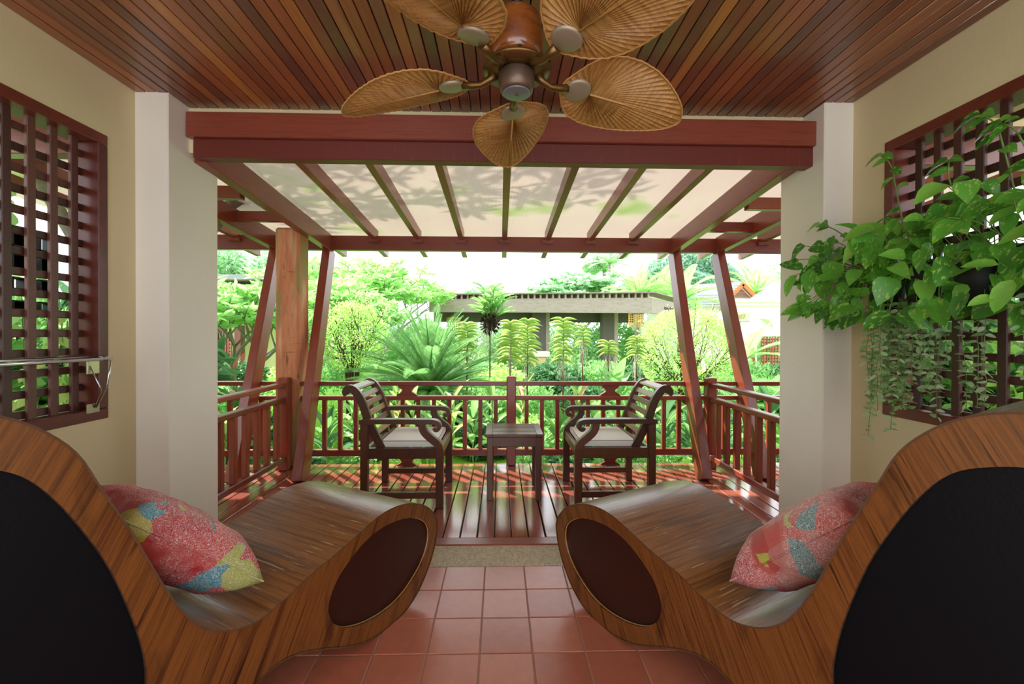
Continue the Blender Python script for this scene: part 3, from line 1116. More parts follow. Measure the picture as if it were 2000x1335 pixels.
tb = thing('side_table', 'small square dark teak side table with slatted top between the armchairs', 'table', (.108, 3.365, 0))
for sx in (-1, 1):
    for sy in (-1, 1):
        MB().box(sx * .183 - .023, sx * .183 + .023, sy * .163 - .023, sy * .163 + .023, 0, .478, None, .004).build('leg', M['teak'], tb)
    MB().box(sx * .192 - .012, sx * .192 + .012, -.15, .15, .405, .478, None, .003).build('apron', M['teak'], tb)
    MB().box(-.17, .17, sx * .172 - .012, sx * .172 + .012, .405, .478, None, .003).build('apron', M['teak'], tb)
    MB().box(sx * .192 - .026, sx * .192 + .026, -.194, .194, .478, .5, None, .003).build('top_frame', M['teak'], tb)
    MB().box(-.166, .166, sx * .172 - .022, sx * .172 + .022, .478, .5, None, .003).build('top_frame', M['teak'], tb)
for k in range(6):
    y = -.1255 + .0502 * k
    MB().box(-.166, .166, y - .0215, y + .0215, .480, .499, None, .002).build('top_slat', M['teak'], tb)

# ================================================================== CEILING FAN
FZ = 2.10
fan = thing('ceiling_fan', 'ceiling fan with five woven palm leaf blades and wooden motor housing', 'ceiling fan', (.052, 1.42, 0))
MB().lathe([(.017, 0), (.017, 2.56 - 2.30)], 12, (0, 0, 2.30)).build('downrod', M['blackmetal'], fan)
MB().lathe([(.03, 0), (.065, .02), (.072, .06), (.072, .068)], 24, (0, 0, 2.492)).build('canopy', M['bronze_dark'], fan)
MB().lathe([(.075, 0), (.083, .01), (.088, .03), (.086, .10), (.074, .145), (.045, .165), (.02, .17)], 32, (0, 0, 2.155)).build('motor_housing', M['fanwood'], fan)
MB().lathe([(.072, 0), (.112, .004), (.114, .012), (.106, .018), (.072, .02)], 36, (0, 0, 2.118)).build('flywheel', M['bronze'], fan)
MB().lathe([(.066, 0), (.070, .006), (.070, .03), (.066, .034)], 32, (0, 0, 2.122)).build('vent_ring', M['blackmetal'], fan)
MB().lathe([(.045, -.002), (.055, .006), (.060, .03), (.061, .06), (.055, .066)], 32, (0, 0, 2.052)).build('switch_cup', M['bronze_dark'], fan)
MB().lathe([(.0, -.002), (.042, -.0015), (.046, .001), (.046, .004)], 32, (0, 0, 2.049)).build('cap_plate', M['capgrey'], fan)
MB().lathe([(.0, -.004), (.005, -.003), (.006, .001)], 10, (0, 0, 2.046)).build('cap_screw', M['bronze'], fan)
# blade: leaf outline, root at y=0, tip y=.60
def blade_half(t_):
    pts = [(0, .045), (.05, .095), (.13, .138), (.24, .160), (.36, .155), (.48, .133), (.60, .10), (.74, .064), (.86, .042), (1, 0)]
    pts = [(0, .06), (.06, .105), (.15, .140), (.27, .158), (.40, .160), (.54, .150), (.68, .127), (.80, .099), (.90, .068), (.965, .038), (1, 0)]
    for a, b in zip(pts[:-1], pts[1:]):
        if t_ <= b[0]:
            k = (t_ - a[0]) / (b[0] - a[0])
            return a[1] + (b[1] - a[1]) * k
    return 0


BL = .48
mb = MB()
outline = [(blade_half(t_), t_ * BL) for t_ in [i / 40 for i in range(41)]]
outline = [Vector((x, y, 0)) for x, y in outline]
loop = outline + [Vector((-p.x, p.y, 0)) for p in outline[-2::-1]]
# smooth the root end
ctr = Vector((0, .085, 0))
n = len(loop)
vs = [ctr]
ring_n = 5
NP = 96
# resample loop by angle-like index into pleats
per = [0]
for i in range(1, n):
    per.append(per[-1] + (loop[i] - loop[i - 1]).length)
root = [Vector((-.06 + .12 * k / 6, -.025 * math.sin(PI * k / 6), 0)) for k in range(1, 6)]
loop = loop + root
n = len(loop)
per = [0]
for i in range(1, n + 1):
    per.append(per[-1] + (loop[i % n] - loop[i - 1]).length)
rs = []
for k in range(NP):
    s_ = per[-1] * k / NP
    i = max(j for j in range(n) if per[j] <= s_)
    q = (s_ - per[i]) / (per[i + 1] - per[i])
    rs.append(loop[i].lerp(loop[(i + 1) % n], q))
for rr_ in range(1, ring_n + 1):
    for k in range(NP):
        p = ctr.lerp(rs[k], rr_ / ring_n)
        z = (.0042 if k % 2 else -.0042) * (1 if rr_ < ring_n else .3)
        z += .018 * (abs(p.x) / .16) ** 1.5 - .03 * max(0, p.y / BL - .3) ** 2
        vs.append(Vector((p.x, p.y, z)))
fs = [(0, 1 + k, 1 + (k + 1) % NP) for k in range(NP)]
for r_ in range(ring_n - 1):
    for k in range(NP):
        a = 1 + r_ * NP
        fs.append((a + k, a + NP + k, a + NP + (k + 1) % NP, a + (k + 1) % NP))
bladem = MB().add(vs, fs, False).mesh('blade', M['blade'])
rimpts = [vs[1 + (ring_n - 1) * NP + k] for k in range(NP)]
rimm = MB().tube(rimpts + [rimpts[0]], .0035, 5, False).mesh('blade_rim', M['bladerim'])
midm = MB().tube([(0, .085, -.004), (0, .3, -.004), (0, BL * .97, -.015)], [.004, .003, .0012], 5).mesh('midrib', M['bladerim'])
holder = MB()
holder.lathe([(.0, -.010), (.040, -.010), (.046, -.007), (.048, .0), (.046, .008)], 28, (0, .035, 0))
holdm = holder.mesh('blade_disc', M['coin'])
armm = MB().tube([(0, -.125, .016), (0, -.10, -.002), (0, -.07, -.014), (0, -.04, -.012), (0, -.005, -.006)], [.017, .013, .011, .013, .017], 8).mesh('blade_arm', M['bronze'])
for k, ang in enumerate((91.5, 163.5, 235.5, 307.5, 19.5)):
    Rz_ = Matrix.Rotation(math.radians(ang - 90), 4, 'Z')
    base = Rz_ @ Matrix.Translation((0, .195, FZ + .012))
    inst('blade_arm', armm, fan, base)
    tilt = base @ Matrix.Rotation(math.radians(-13), 4, 'Y') @ Matrix.Rotation(math.radians(-3.5), 4, 'X')
    b_ = inst('blade', bladem, fan, tilt)
    for nm, me in (('blade_rim', rimm), ('midrib', midm), ('blade_disc', holdm)):
        inst(nm, me, b_, Matrix.Identity(4))

# ================================================================== TOWEL RACK
tr_ = thing('towel_rail', 'folding chrome rail with two bars across the left lattice window', 'rail', (-1.935, 0, 0))
MB().tube([(.02, .95, 1.128), (.02, 2.145, 1.124)], .0085, 10).build('bar', M['chrome'], tr_)
MB().tube([(-.055, .95, 1.138), (-.055, 2.145, 1.134)], .0085, 10).build('bar', M['chrome'], tr_)
MB().tube([(-.06, 2.14, 1.134), (.024, 2.14, 1.124)], .007, 8).build('end_bar', M['chrome'], tr_)
for z0, z1 in ((1.05, 1.115), (.86, .905)):
    MB().box(-.052, -.045, 2.085, 2.15, z0, z1, None, .002).build('bracket', M['bracket'], tr_)
MB().tube([(.02, 2.14, 1.12), (.0, 2.14, .99), (-.045, 2.13, .885)], .004, 6).build('strut', M['chrome'], tr_)
MB().tube([(-.045, 2.10, 1.09), (-.01, 2.12, .97), (-.045, 2.12, .885)], .003, 6).build('strut', M['chrome'], tr_)

# ================================================================== HANGING PLANTS INSIDE RIGHT WINDOW
potpos = [(1.93, 2.02), (1.93, 1.83), (1.93, 1.62), (1.93, 1.42)]
names4 = ['nearest the column', 'second from the column', 'third from the column', 'farthest from the column']
for (x, y), w in zip(potpos, names4):
    p = thing('hanging_pot', 'black plastic pot hooked on the right lattice under the pothos, %s' % w, 'pot', (x - .055, y, 1.37), 0, 'black pots behind the pothos leaves')
    MB().lathe([(.055, 0), (.07, .10), (.082, .17), (.086, .175), (.086, .19), (.078, .19), (.07, .16), (.0, .155)], 20).build('pot_body', M['blackpot'], p)
    MB().tube([(.085, 0, .18), (.10, 0, .22), (.118, 0, .215), (.118, 0, .19)], .004, 6).build('hook', M['blackmetal'], p)

po = thing('pothos_plant', 'bushy pothos with large variegated green leaves hanging over the right lattice', 'plant', (0, 0, 0))
pm = [leaf_mesh('leaf', 'heart', 1, .72, M['pothos'], .9), leaf_mesh('leaf', 'heart', 1, .6, M['pothos'], 1.4), leaf_mesh('leaf', 'ovate', 1, .5, M['pothos'], 1.0)]
stem = MB()
cnt = 0


def pleaf(p, d, up, L):
    fr = frames(np.array([d], float), np.array([up], float))[0]
    m = Matrix(((fr[0][0], fr[0][1], fr[0][2], p[0]), (fr[1][0], fr[1][1], fr[1][2], p[1]), (fr[2][0], fr[2][1], fr[2][2], p[2]), (0, 0, 0, 1)))
    inst('leaf', R.choice(pm), po, m @ Matrix.Scale(L, 4))


while cnt < 285:
    y = R.uniform(1.2, 2.33)
    ztop = 1.83 - .10 * max(0, (y - 2.0) / .3)
    z = R.uniform(1.34, ztop)
    x = R.uniform(1.66, 1.93)
    if y > 2.2 and x > 1.74:
        x = R.uniform(1.62, 1.74)
    edge = abs(z - 1.57) / .25
    if R.random() < .45 * edge:
        continue
    src = Vector((1.87, min(2.08, max(1.3, y + R.uniform(-.1, .1))), 1.56))
    p = Vector((x, y, z))
    o_ = (p - src)
    d = Vector((-.45 + R.gauss(0, .45), o_.y * 1.2 + R.gauss(0, .5), -.55 + R.gauss(0, .4)))
    pleaf(p, d, (-1 + R.gauss(0, .3), -.6 + R.gauss(0, .3), .9 + R.gauss(0, .3)), R.choice((.075, .09, .10, .115, .13)))
    if cnt % 2 == 0:
        mid = src.lerp(p, .5) + Vector((-.03, 0, .04))
        stem.tube([src, mid, p], .0022, 4, False)
    cnt += 1
# long shoots reaching up
for pts in ([(1.87, 1.93, 1.75), (1.84, 1.94, 1.93), (1.83, 1.95, 2.03), (1.82, 1.985, 2.11)], [(1.87, 1.50, 1.75), (1.82, 1.50, 1.93), (1.80, 1.51, 2.02), (1.78, 1.54, 2.07)], [(1.87, 1.62, 1.7), (1.80, 1.66, 1.85), (1.80, 1.67, 1.95)],
            [(1.87, 1.42, 1.75), (1.80, 1.44, 1.95), (1.78, 1.47, 2.0)], [(1.86, 2.1, 1.6), (1.8, 2.2, 1.78), (1.76, 2.3, 1.86)]):
    pts = catmull(pts, 4, False)
    stem.tube(pts, .003, 5)
    for i in range(2, len(pts), 2):
        sgn = 1 if (i // 2) % 2 else -1
        pleaf(pts[i], (-.3, .8 * sgn, -.25 + R.uniform(-.3, .4)), (-1, -.4, .8), R.uniform(.06, .085))
    pleaf(pts[-1], (-.2, .9, -.1), (-.8, -.5, .9), .095)
stem.build('vine', M['pothosstem'], po)['kind'] = 'stuff'

dk = thing('trailing_dischidia', 'curtain of thin trailing strings with tiny round leaves below the pothos', 'plant', (0, 0, 0))
dl = leaf_mesh('leaf', 'ovate', .038, .023, M['disch'], 1)
dl2 = leaf_mesh('leaf', 'ovate', .033, .021, M['disch'], .5)
leafs = []
for k in range(36):
    y = R.choice((R.uniform(1.88, 2.1), R.uniform(1.72, 1.95), R.uniform(1.2, 2.05)))
    if k < 9:
        y = R.uniform(1.93, 2.08)
    zb = {0: .72, 1: .84, 2: .78}.get(k, R.uniform(.88, 1.15) - (.05 if y > 1.85 else -.02))
    x = R.uniform(1.78, 1.93)
    pts = []
    z = 1.42
    xx, yy = x, y
    while z > zb:
        pts.append((xx, yy, z))
        z -= .028
        xx += R.uniform(-.004, .004)
        yy += R.uniform(-.005, .005)
    MB().tube(pts, .0013, 4, False).build('string_stem', M['pothosstem'], dk)
    for i, p in enumerate(pts[1:]):
        a = R.uniform(0, PI)
        for s_ in (0, PI):
            if R.random() < .12:
                continue
            leafs.append((p, (math.cos(a + s_), math.sin(a + s_), R.uniform(-.7, .3))))
leafs.sort(key=lambda q: q[0][1])
R.shuffle(leafs)
for p, d in leafs[:295]:
    fr = frames(np.array([d]), np.array([[-.5, -.5, 1.0]]))[0]
    m = Matrix([list(fr[i]) + [p[i]] for i in range(3)] + [[0, 0, 0, 1]])
    inst('leaf', R.choice((dl, dl2)), dk, m)
rest = leafs[295:]
leafmass('leaf', M['disch'], dk, [q[0] for q in rest], [q[1] for q in rest], .03, .018, 'ovate')

# ================================================================== OUTSIDE THE LEFT WINDOW: rack of square pots
for i in range(4):
    for j in range(4):
        y, z = 1.93 + .125 * i, 1.37 + .115 * j
        row = ('bottom row', 'second row up', 'third row up', 'top row')[j]
        clm = ('nearest the camera', 'second from the camera', 'third from the camera', 'farthest from the camera')[i]
        p = thing('planter_pot', 'black square wall pot outside the left lattice window, %s, %s' % (row, clm), 'pot', (-2.42, y, z), 0, 'square pots outside the left window')
        mb = MB()
        w_ = .045
        for bx in ((-.04, .04, -w_, -w_ + .006), (-.04, .04, w_ - .006, w_)):
            mb.box(bx[0], bx[1], bx[2], bx[3], -.04, .04)
        mb.box(-.04, .04, -w_, w_, -.04, -.034)
        mb.box(-.04, .04, -w_, w_, .034, .04)
        if (i + j) % 3:
            mb.box(-.04, -.034, -w_, w_, -.04, .04)
        mb.build('pot_body', M['blackpot'], p)
lw = thing('wall_creeper', 'yellow-green leafy creeper hanging from the pots outside the left window', 'plant', (-2.5, 2.1, 1.0))
wl = leaf_mesh('leaf', 'heart', .075, .055, M['vanda'])
wl2 = leaf_mesh('leaf', 'heart', .085, .06, M['frangi'])
st = MB()
for k in range(16):
    y = R.uniform(-.45, .6)
    zt = R.uniform(.3, .45)
    zb = R.uniform(-.75, -.3)
    st.tube([(0, y, zt), (R.uniform(-.04, .04), y + R.uniform(-.03, .03), (zt + zb) / 2), (0, y, zb)], .002, 4)
    for q in range(9):
        z = R.uniform(zb, zt - .05)
        fr = frames(np.array([[R.gauss(0, .5), R.gauss(0, .8), -.6]]), np.array([[1, -.3, .6]]))[0]
        m = Matrix([list(fr[i]) + [(R.uniform(-.04, .06), y + R.uniform(-.05, .05), z)[i]] for i in range(3)] + [[0, 0, 0, 1]])
        inst('leaf', R.choice((wl, wl2)), lw, m)
for k in range(10):
    fr = frames(np.array([[R.gauss(0, .5), R.gauss(0, .8), .6]]), np.array([[1, -.3, .6]]))[0]
    p = (.05, R.uniform(-.3, .1), R.uniform(.74, .98))
    m = Matrix([list(fr[i]) + [p[i]] for i in range(3)] + [[0, 0, 0, 1]])
    inst('leaf', R.choice((wl, wl2)), lw, m)
st.build('vine', M['pothosstem'], lw)

# ================================================================== GARDEN GROUND
GZ = -.42
struct('floor_lawn', MB().box(-30, 30, 4.13, 60, GZ - .2, GZ), M['grass'])
struct('floor_side_lawn_left', MB().box(-30, -3.95, -6, 4.13, GZ - .2, GZ), M['grass'])
struct('floor_side_lawn_right', MB().box(3.95, 30, -6, 4.13, GZ - .2, GZ), M['grass'])
struct('floor_side_paving_left', MB().box(-3.95, -2.13, -6, 2.5, -.2, -.06), M['pebble'])
struct('floor_side_paving_right', MB().box(2.13, 3.95, -6, 2.5, -.2, -.06), M['pebble'])


# ------------------------------------------------------------------ plant builders
def bush_mesh(r, n, L, W, mat, kind='diamond', shell=.55, flat=0, sq=1.0):
    p, d = ball(n, r, shell)
    if sq != 1.0:
        q = p / np.array(r)
        e = np.sign(q) * np.abs(q) ** sq
        p = e * np.array(r)
    # lumps: push whole clumps in and out
    ph = NR.rand(3) * 6
    lump = 1 + .10 * np.sin(p[:, :1] / r[0] * 5 + ph[0]) * np.sin(p[:, 2:] / r[2] * 6 + ph[1]) + .06 * np.sin(p[:, 1:2] / r[1] * 9 + ph[2])
    p = p * lump
    if flat:
        p[:, 2] = np.abs(p[:, 2]) * 1
    dd = d + NR.normal(size=d.shape) * .7
    return leafmass('foliage', mat, None, p, dd, L * (0.7 + .6 * NR.rand(n)), W * (0.7 + .6 * NR.rand(n)), kind, me_only=True)


def shrub(name, label, cat, loc, me, stems=5, stem_h=.4, rad=.3, mat='brownbark', group=None, sr=.012, rz=0, scale=1):
    t_ = thing(name, label, cat, loc, rz, group)
    f = inst('foliage', me, t_, Matrix.Translation((0, 0, stem_h)) @ Matrix.Scale(scale, 4))
    f['kind'] = 'stuff'
    if stems:
        mb = MB()
        for k in range(stems):
            a = 2 * PI * k / stems + R.uniform(-.3, .3)
            q = rad * R.uniform(.4, 1)
            x, y = math.cos(a), math.sin(a)
            p = [(x * q * .1, y * q * .1, 0), (x * q * .25, y * q * .25, stem_h * .5), (x * q * .55, y * q * .55, stem_h), (x * q, y * q, stem_h + rad * R.uniform(.2, .7))]
            mb.tube(catmull(p, 3, False), [sr * (1 - .06 * i) for i in range(10)], 5)
            for s_ in range(3):
                b0 = Vector(p[2]).lerp(Vector(p[3]), s_ * .3)
                mb.tube([b0, b0 + Vector((R.uniform(-.3, .3), R.uniform(-.3, .3), R.uniform(.1, .4))) * rad * 1.6], [sr * .5, sr * .2], 4)
        mb.build('stems', M[mat], t_)
    return t_


def rosette(name, label, cat, loc, leafs_, n, stem_h, spread=.9, lmin=.8, lmax=1.1, group=None, stemmat='pothosstem', tiers=3, stem_r=.008):
    t_ = thing(name, label, cat, loc, R.uniform(0, 6), group)
    if stem_h > .02:
        MB().tube([(0, 0, 0), (.01, 0, stem_h * .5), (0, .01, stem_h)], stem_r, 6).build('stem', M[stemmat], t_)
    for k in range(n):
        a = k * 2.4 + R.uniform(-.2, .2)
        q = k / n
        z = stem_h * (.45 + .55 * (q if tiers > 1 else 1))
        el = spread * (1.25 - .9 * q) + R.uniform(-.12, .12)
        d = (math.cos(a) * math.sin(el), math.sin(a) * math.sin(el), math.cos(el))
        fr = frames(np.array([d]), np.array([[-d[0] * .5, -d[1] * .5, 1.0 + .01]]))[0]
        s_ = R.uniform(lmin, lmax)
        m = Matrix([list(fr[i]) + [(0, 0, z)[i]] for i in range(3)] + [[0, 0, 0, 1]]) @ Matrix.Scale(s_, 4)
        inst('leaf', R.choice(leafs_), t_, m)
    return t_


def frond_mesh(name, L, n, ll, lw, mat, arch=.5, vang=.5, taper=True):
    """pinnate frond: rachis along +Y arching down (-Z), leaflets both sides"""
    ys = np.linspace(.08, 1, n)
    P, D, LL_, = [], [], []
    for y in ys:
        z = .35 * L * y - arch * L * y * y
        tl = ll * (math.sin(PI * (y * .86 + .12)) ** .6)
        for s_ in (-1, 1):
            P.append((0, y * L, z))
            D.append((s_ * 1.0, .55 + .5 * y, vang * .6 - .5 * y * arch))
            LL_.append(tl)
    me = leafmass(name, mat, None, np.array(P), np.array(D), np.array(LL_), np.full(len(P), lw), 'diamond', up=np.tile([[0, .2, 1.0]], (len(P), 1)), me_only=True)
    mb = MB().tube([(0, y * L, .35 * L * y - arch * L * y * y) for y in np.linspace(0, 1, 7)], [.012 * L * (1 - .8 * q / 6) for q in range(7)], 4)
    import bmesh
    b = bmesh.new()
    b.from_mesh(me)
    m2 = mb.mesh('tmp', mat)
    b.from_mesh(m2)
    b.to_mesh(me)
    b.free()
    return me


def palm(name, label, loc, meshes, n, trunk_h, emin=.1, emax=1.5, scale=1, group=None, trunk_r=.08, cat='palm', trunkmat='bark'):
    t_ = thing(name, label, cat, loc, R.uniform(0, 6), group)
    if trunk_h > 0:
        MB().tube([(0, 0, 0), (.02, 0, trunk_h * .5), (0, 0, trunk_h)], [trunk_r * 1.2, trunk_r, trunk_r * .9], 8).build('trunk', M[trunkmat], t_)
    for k in range(n):
        a = k * 2.39996
        el = emin + (emax - emin) * ((k + .5) / n) ** .8
        m = Matrix.Translation((0, 0, trunk_h)) @ Matrix.Rotation(a, 4, 'Z') @ Matrix.Rotation(PI / 2 - el - .3, 4, 'X') @ Matrix.Scale(scale * R.uniform(.85, 1.1), 4)
        inst('frond', R.choice(meshes), t_, m)
    return t_


def tree(name, label, loc, th, spread, mat, leafL, leafW, nl=14, seed=1, levels=5, kind='lance', bark='bark', r0=.07, lean=(0, 0), group=None, tips_only=True, up=.35, cat='tree', dens=1.0):
    rr_ = random.Random(seed)
    t_ = thing(name, label, cat, loc, 0, group)
    mb = MB()
    tips = []

    def grow(p, d, L, r_, lv):
        q = p + d * L
        mid = p.lerp(q, .5) + Vector((rr_.uniform(-1, 1), rr_.uniform(-1, 1), rr_.uniform(-.3, 1))) * L * .07
        mb.tube([p, mid, q], [r_, r_ * .85, r_ * .7], 6 if lv < 3 else 4, lv == levels)
        if lv >= levels - 1:
            tips.append((q, d))
        if lv >= levels:
            return
        k = 3 if (lv < 3 or rr_.random() < .5) else 2
        a0 = rr_.uniform(0, 6.28)
        for i in range(k):
            a = a0 + i * 2 * PI / k + rr_.uniform(-.4, .4)
            s_ = Vector((math.cos(a), math.sin(a), up)) * spread
            nd = (d + s_ + Vector((0, 0, .1))).normalized()
            grow(q, nd, L * rr_.uniform(.68, .86), r_ * .68, lv + 1)
    grow(Vector((0, 0, 0)), Vector((lean[0], lean[1], 1)).normalized(), th, r0, 0)
    mb.build('branches', M[bark], t_)
    P, D = [], []
    for q, d in tips:
        for k in range(int(nl * dens)):
            a = k * 2.4
            w = Vector((math.cos(a), math.sin(a), rr_.uniform(-.2, .7)))
            P.append(q + w * rr_.uniform(0, .05) - d * rr_.uniform(0, .1))
            D.append(w + d * .4)
    P, D = np.array([tuple(p) for p in P]), np.array([tuple(p) for p in D])
    leafmass('foliage', M[mat], t_, P, D, leafL * (.7 + .5 * NR.rand(len(P))), leafW, kind)
    return t_


# ------------------------------------------------------------------ things in the garden
def ground(px, py, Y):
    p = at(px, py, Y)
    return (p.x, p.y, GZ)


# clipped lime shrubs : forked stems fanning up into a shell of small leaves
def clipped(label, loc, zc, r, n, seed, sq=1.0, nst=13):
    rr_ = random.Random(seed)
    t_ = thing('round_shrub', label, 'shrub', loc)
    mb = MB()
    tips = []
    for k in range(nst):
        a = 2 * PI * k / nst + rr_.uniform(-.2, .2)
        el = rr_.uniform(-.2, 1.4)
        e = Vector((math.cos(a) * math.cos(el) * r[0], math.sin(a) * math.cos(el) * r[1], zc + math.sin(el) * r[2])) * 1
        foot = Vector((math.cos(a) * .07, math.sin(a) * .07, 0))
        neck = Vector((math.cos(a) * .10, math.sin(a) * .10, zc - r[2] * .9))
        fork = neck.lerp(e, .45) + Vector((0, 0, -.06))
        mb.tube(catmull([foot, neck, fork, e * .93], 3, False), [.016, .015, .014, .013, .012, .011, .010, .008, .006, .005], 5)
        for j in range(9):
            q = fork.lerp(e, rr_.uniform(-.4, .9))
            d = (e - fork).normalized() + Vector((rr_.gauss(0, .6), rr_.gauss(0, .6), rr_.gauss(.1, .5)))
            q1 = q + d.normalized() * rr_.uniform(.12, .30)
            q2 = q1 + (d + Vector((rr_.gauss(0, .5), rr_.gauss(0, .5), .2))).normalized() * .12
            mb.tube([q, q1, q2], [.006, .004, .0025], 4, False)
            tips += [q1, q2]
    mb.build('stems', M['brownbark'], t_)
    p, d = ball(n, (1, 1, 1), .72)
    if sq != 1:
        p = np.sign(p) * np.abs(p) ** sq
    p = p * (1 + .09 * np.sin(p[:, :1] * 6 + seed) * np.sin(p[:, 2:] * 7)) * np.array(r) + np.array([0, 0, zc])
    keep = NR.rand(n) < (.45 + .55 * (p[:, 2] - zc + r[2]) / (2 * r[2]))
    p, d = p[keep], d[keep]
    tp = np.array([tuple(q) for q in tips for _ in range(7)])
    tp = tp + NR.normal(size=tp.shape) * .04
    P = np.vstack([p, tp])
    D = np.vstack([d, NR.normal(size=tp.shape)]) + NR.normal(size=P.shape) * .7
    leafmass('foliage', M['lime'], t_, P, D, .038 * (.7 + .7 * NR.rand(len(P))), .022)


clipped('round clipped lime green shrub with bare brown stems behind the left leaning post', ground(688, 700, 6.6), 1.62, (.52, .46, .52), 6500, 3)
clipped('large square-shouldered lime green shrub behind the right leaning post', ground(1338, 700, 6.6), 1.42, (.68, .5, .64), 9500, 5, .78, 18)
# a lower skirt of lighter growth by the left shrub
ms3 = bush_mesh((.55, .45, .5), 4500, .07, .035, M['green'], shell=.3)
ms3b = bush_mesh((.6, .5, .45), 3500, .10, .05, M['dgreen'], 'lance', shell=.3)
ms3c = bush_mesh((.5, .45, .42), 3500, .06, .035, M['lime'], shell=.3)

# cycad
cy = frond_mesh('frond', 1.25, 64, .17, .008, M['cycad'], .42, .9)
cy2 = frond_mesh('frond', 1.15, 60, .16, .008, M['cycad'], .25, .9)
c = at(840, 742, 6.3)
palm('cycad_palm', 'large cycad with arching feathery fronds in the middle of the garden', (c.x, c.y, GZ), [cy, cy2], 62, .80, -.15, 1.40, 1.08, trunk_r=.13, cat='cycad')

# orchid in a hanging coir basket on a slim pole
c = at(957, 632, 5.7)
ob = thing('hanging_orchid', 'leafy orchid growing from a dark root-covered basket above the cycad', 'orchid', tuple(c))
bp, bd = ball(260, (.10, .10, .11), .8)
leafmass('basket', M['gravelly'], ob, bp, bd, .06, .02)
mb = MB()
mb.lathe([(.05, -.09), (.095, -.03), (.10, .05), (.08, .07), (.0, .06)], 12)
mb.build('basket_core', M['gravelly'], ob)
mb = MB()
for k in range(34):
    a = R.uniform(0, 6.28)
    p0 = Vector((math.cos(a) * .09, math.sin(a) * .09, R.uniform(-.02, .08)))
    mb.tube([p0, p0 + Vector((math.cos(a) * .03, math.sin(a) * .03, -.08)), p0 + Vector((R.uniform(-.04, .04), R.uniform(-.04, .04), -R.uniform(.15, .55)))], .002, 3, False)
mb.build('roots', M['orchidroot'], ob)['kind'] = 'stuff'
ol = [leaf_mesh('leaf', 'lance', .24, .065, M['green']), leaf_mesh('leaf', 'lance', .27, .065, M['frangi'])]
mb = MB()
for k in range(13):
    a = k * 2.4
    el = R.uniform(.15, .75)
    d = Vector((math.cos(a) * math.sin(el), math.sin(a) * math.sin(el), math.cos(el)))
    L = R.uniform(.25, .52)
    q = d * L
    mb.tube([(0, 0, .02), d * L * .5, q], [.009, .007, .004], 5)
    for j in range(5):
        b = j * 2.4 + k
        p = d * (L * (.5 + .5 * j / 5))
        dd = Vector((math.cos(b), math.sin(b), .5)) + d * .3
        fr = frames(np.array([tuple(dd)]), np.array([[0, -.2, 1.0]]))[0]
        inst('leaf', R.choice(ol), ob, Matrix([list(fr[i]) + [p[i]] for i in range(3)] + [[0, 0, 0, 1]]))
mb.tube([(0, 0, .05), (-.15, 0, .35), (-.27, -.02, .52), (-.33, 0, .56)], [.004, .003, .003, .002], 5)
mb.build('canes', M['pothosstem'], ob)
MB().tube([(0, .0, GZ - c.z), (0, 0, -.08)], .009, 6).build('pole', M['brownbark'], ob)

# vandas: upright stems with two ranks of strap leaves and a beard of roots
vl = leaf_mesh('leaf', 'strap', .21, .012, M['vanda'], 2.2)
vl2 = leaf_mesh('leaf', 'strap', .18, .011, M['vanda'], 2.8)


def vanda(px, ytop, ybot, Y, label, pairs=14, s_=1.0):
    p1 = at(px, ytop + 22, Y)
    p0 = at(px, ybot, Y)
    v_ = thing('vanda_orchid', label, 'orchid', tuple(p1))
    H = (p1.z - p0.z)
    MB().tube([(0, 0, 0), (.01, 0, -H * .5), (0, 0, -H)], .008, 5).build('stem', M['pothosstem'], v_)
    for k in range(pairs):
        z = -H * 1.0 * k / pairs
        for sd in (-1, 1):
            a = R.uniform(-.9, .9)
            d = (sd * math.cos(a), math.sin(a), .75 - .7 * k / pairs + R.uniform(-.1, .1))
            fr = frames(np.array([d]), np.array([[0, -.3, 1.0]]))[0]
            inst('leaf', R.choice((vl, vl2)), v_, Matrix([list(fr[i]) + [(0, 0, z)[i]] for i in range(3)] + [[0, 0, 0, 1]]) @ Matrix.Scale(s_, 4))
    mb = MB()
    for k in range(22):
        z = -H * R.uniform(.45, 1)
        q = Vector((0, 0, z))
        e = Vector((R.uniform(-.1, .1), R.uniform(-.1, .1), z - R.uniform(.15, .5)))
        mb.tube([q, q.lerp(e, .4) + Vector((R.uniform(-.05, .05), 0, .03)), e], .0028, 3, False)
    mb.build('roots', M['orchidroot'], v_)['kind'] = 'stuff'
    MB().tube([(0, 0, -H), (0, 0, GZ - p1.z)], .012, 5).build('stake', M['brownbark'], v_)


vanda(912, 615, 690, 6.4, 'yellow-green vanda orchid just left of the root-covered basket', 11)
vanda(997, 612, 710, 6.0, 'yellow-green vanda orchid just right of the root-covered basket', 14)
vanda(1030, 608, 715, 6.2, 'tall vanda orchid in front of the left pavilion post', 15)
vanda(1100, 607, 710, 6.2, 'tall vanda orchid between the two pavilion posts', 13)
vanda(1138, 618, 680, 6.6, 'short pale-rooted vanda orchid left of the right pavilion post', 7, .8)
vanda(1188, 650, 695, 6.0, 'small drooping vanda orchid in front of the right pavilion post', 6, .8)
vanda(1243, 640, 700, 6.4, 'small white-rooted vanda orchid below the right wicker lantern', 8, .8)

# broad-leaved canna clump
cl = [leaf_mesh('leaf', 'ovate', .42, .17, M['green'], .8), leaf_mesh('leaf', 'ovate', .36, .15, M['frangi'], .8)]
rosette('canna_plant', 'broad-leaved canna clump behind the right part of the back railing', 'plant', ground(1205, 800, 5.6), cl, 13, .98, .75, .8, 1.15, stem_r=.014)
rosette('canna_plant', 'smaller broad-leaved canna left of the large clump by the right armchair', 'plant', ground(1165, 800, 5.2), cl, 9, .75, .75, .6, .9, stem_r=.012)

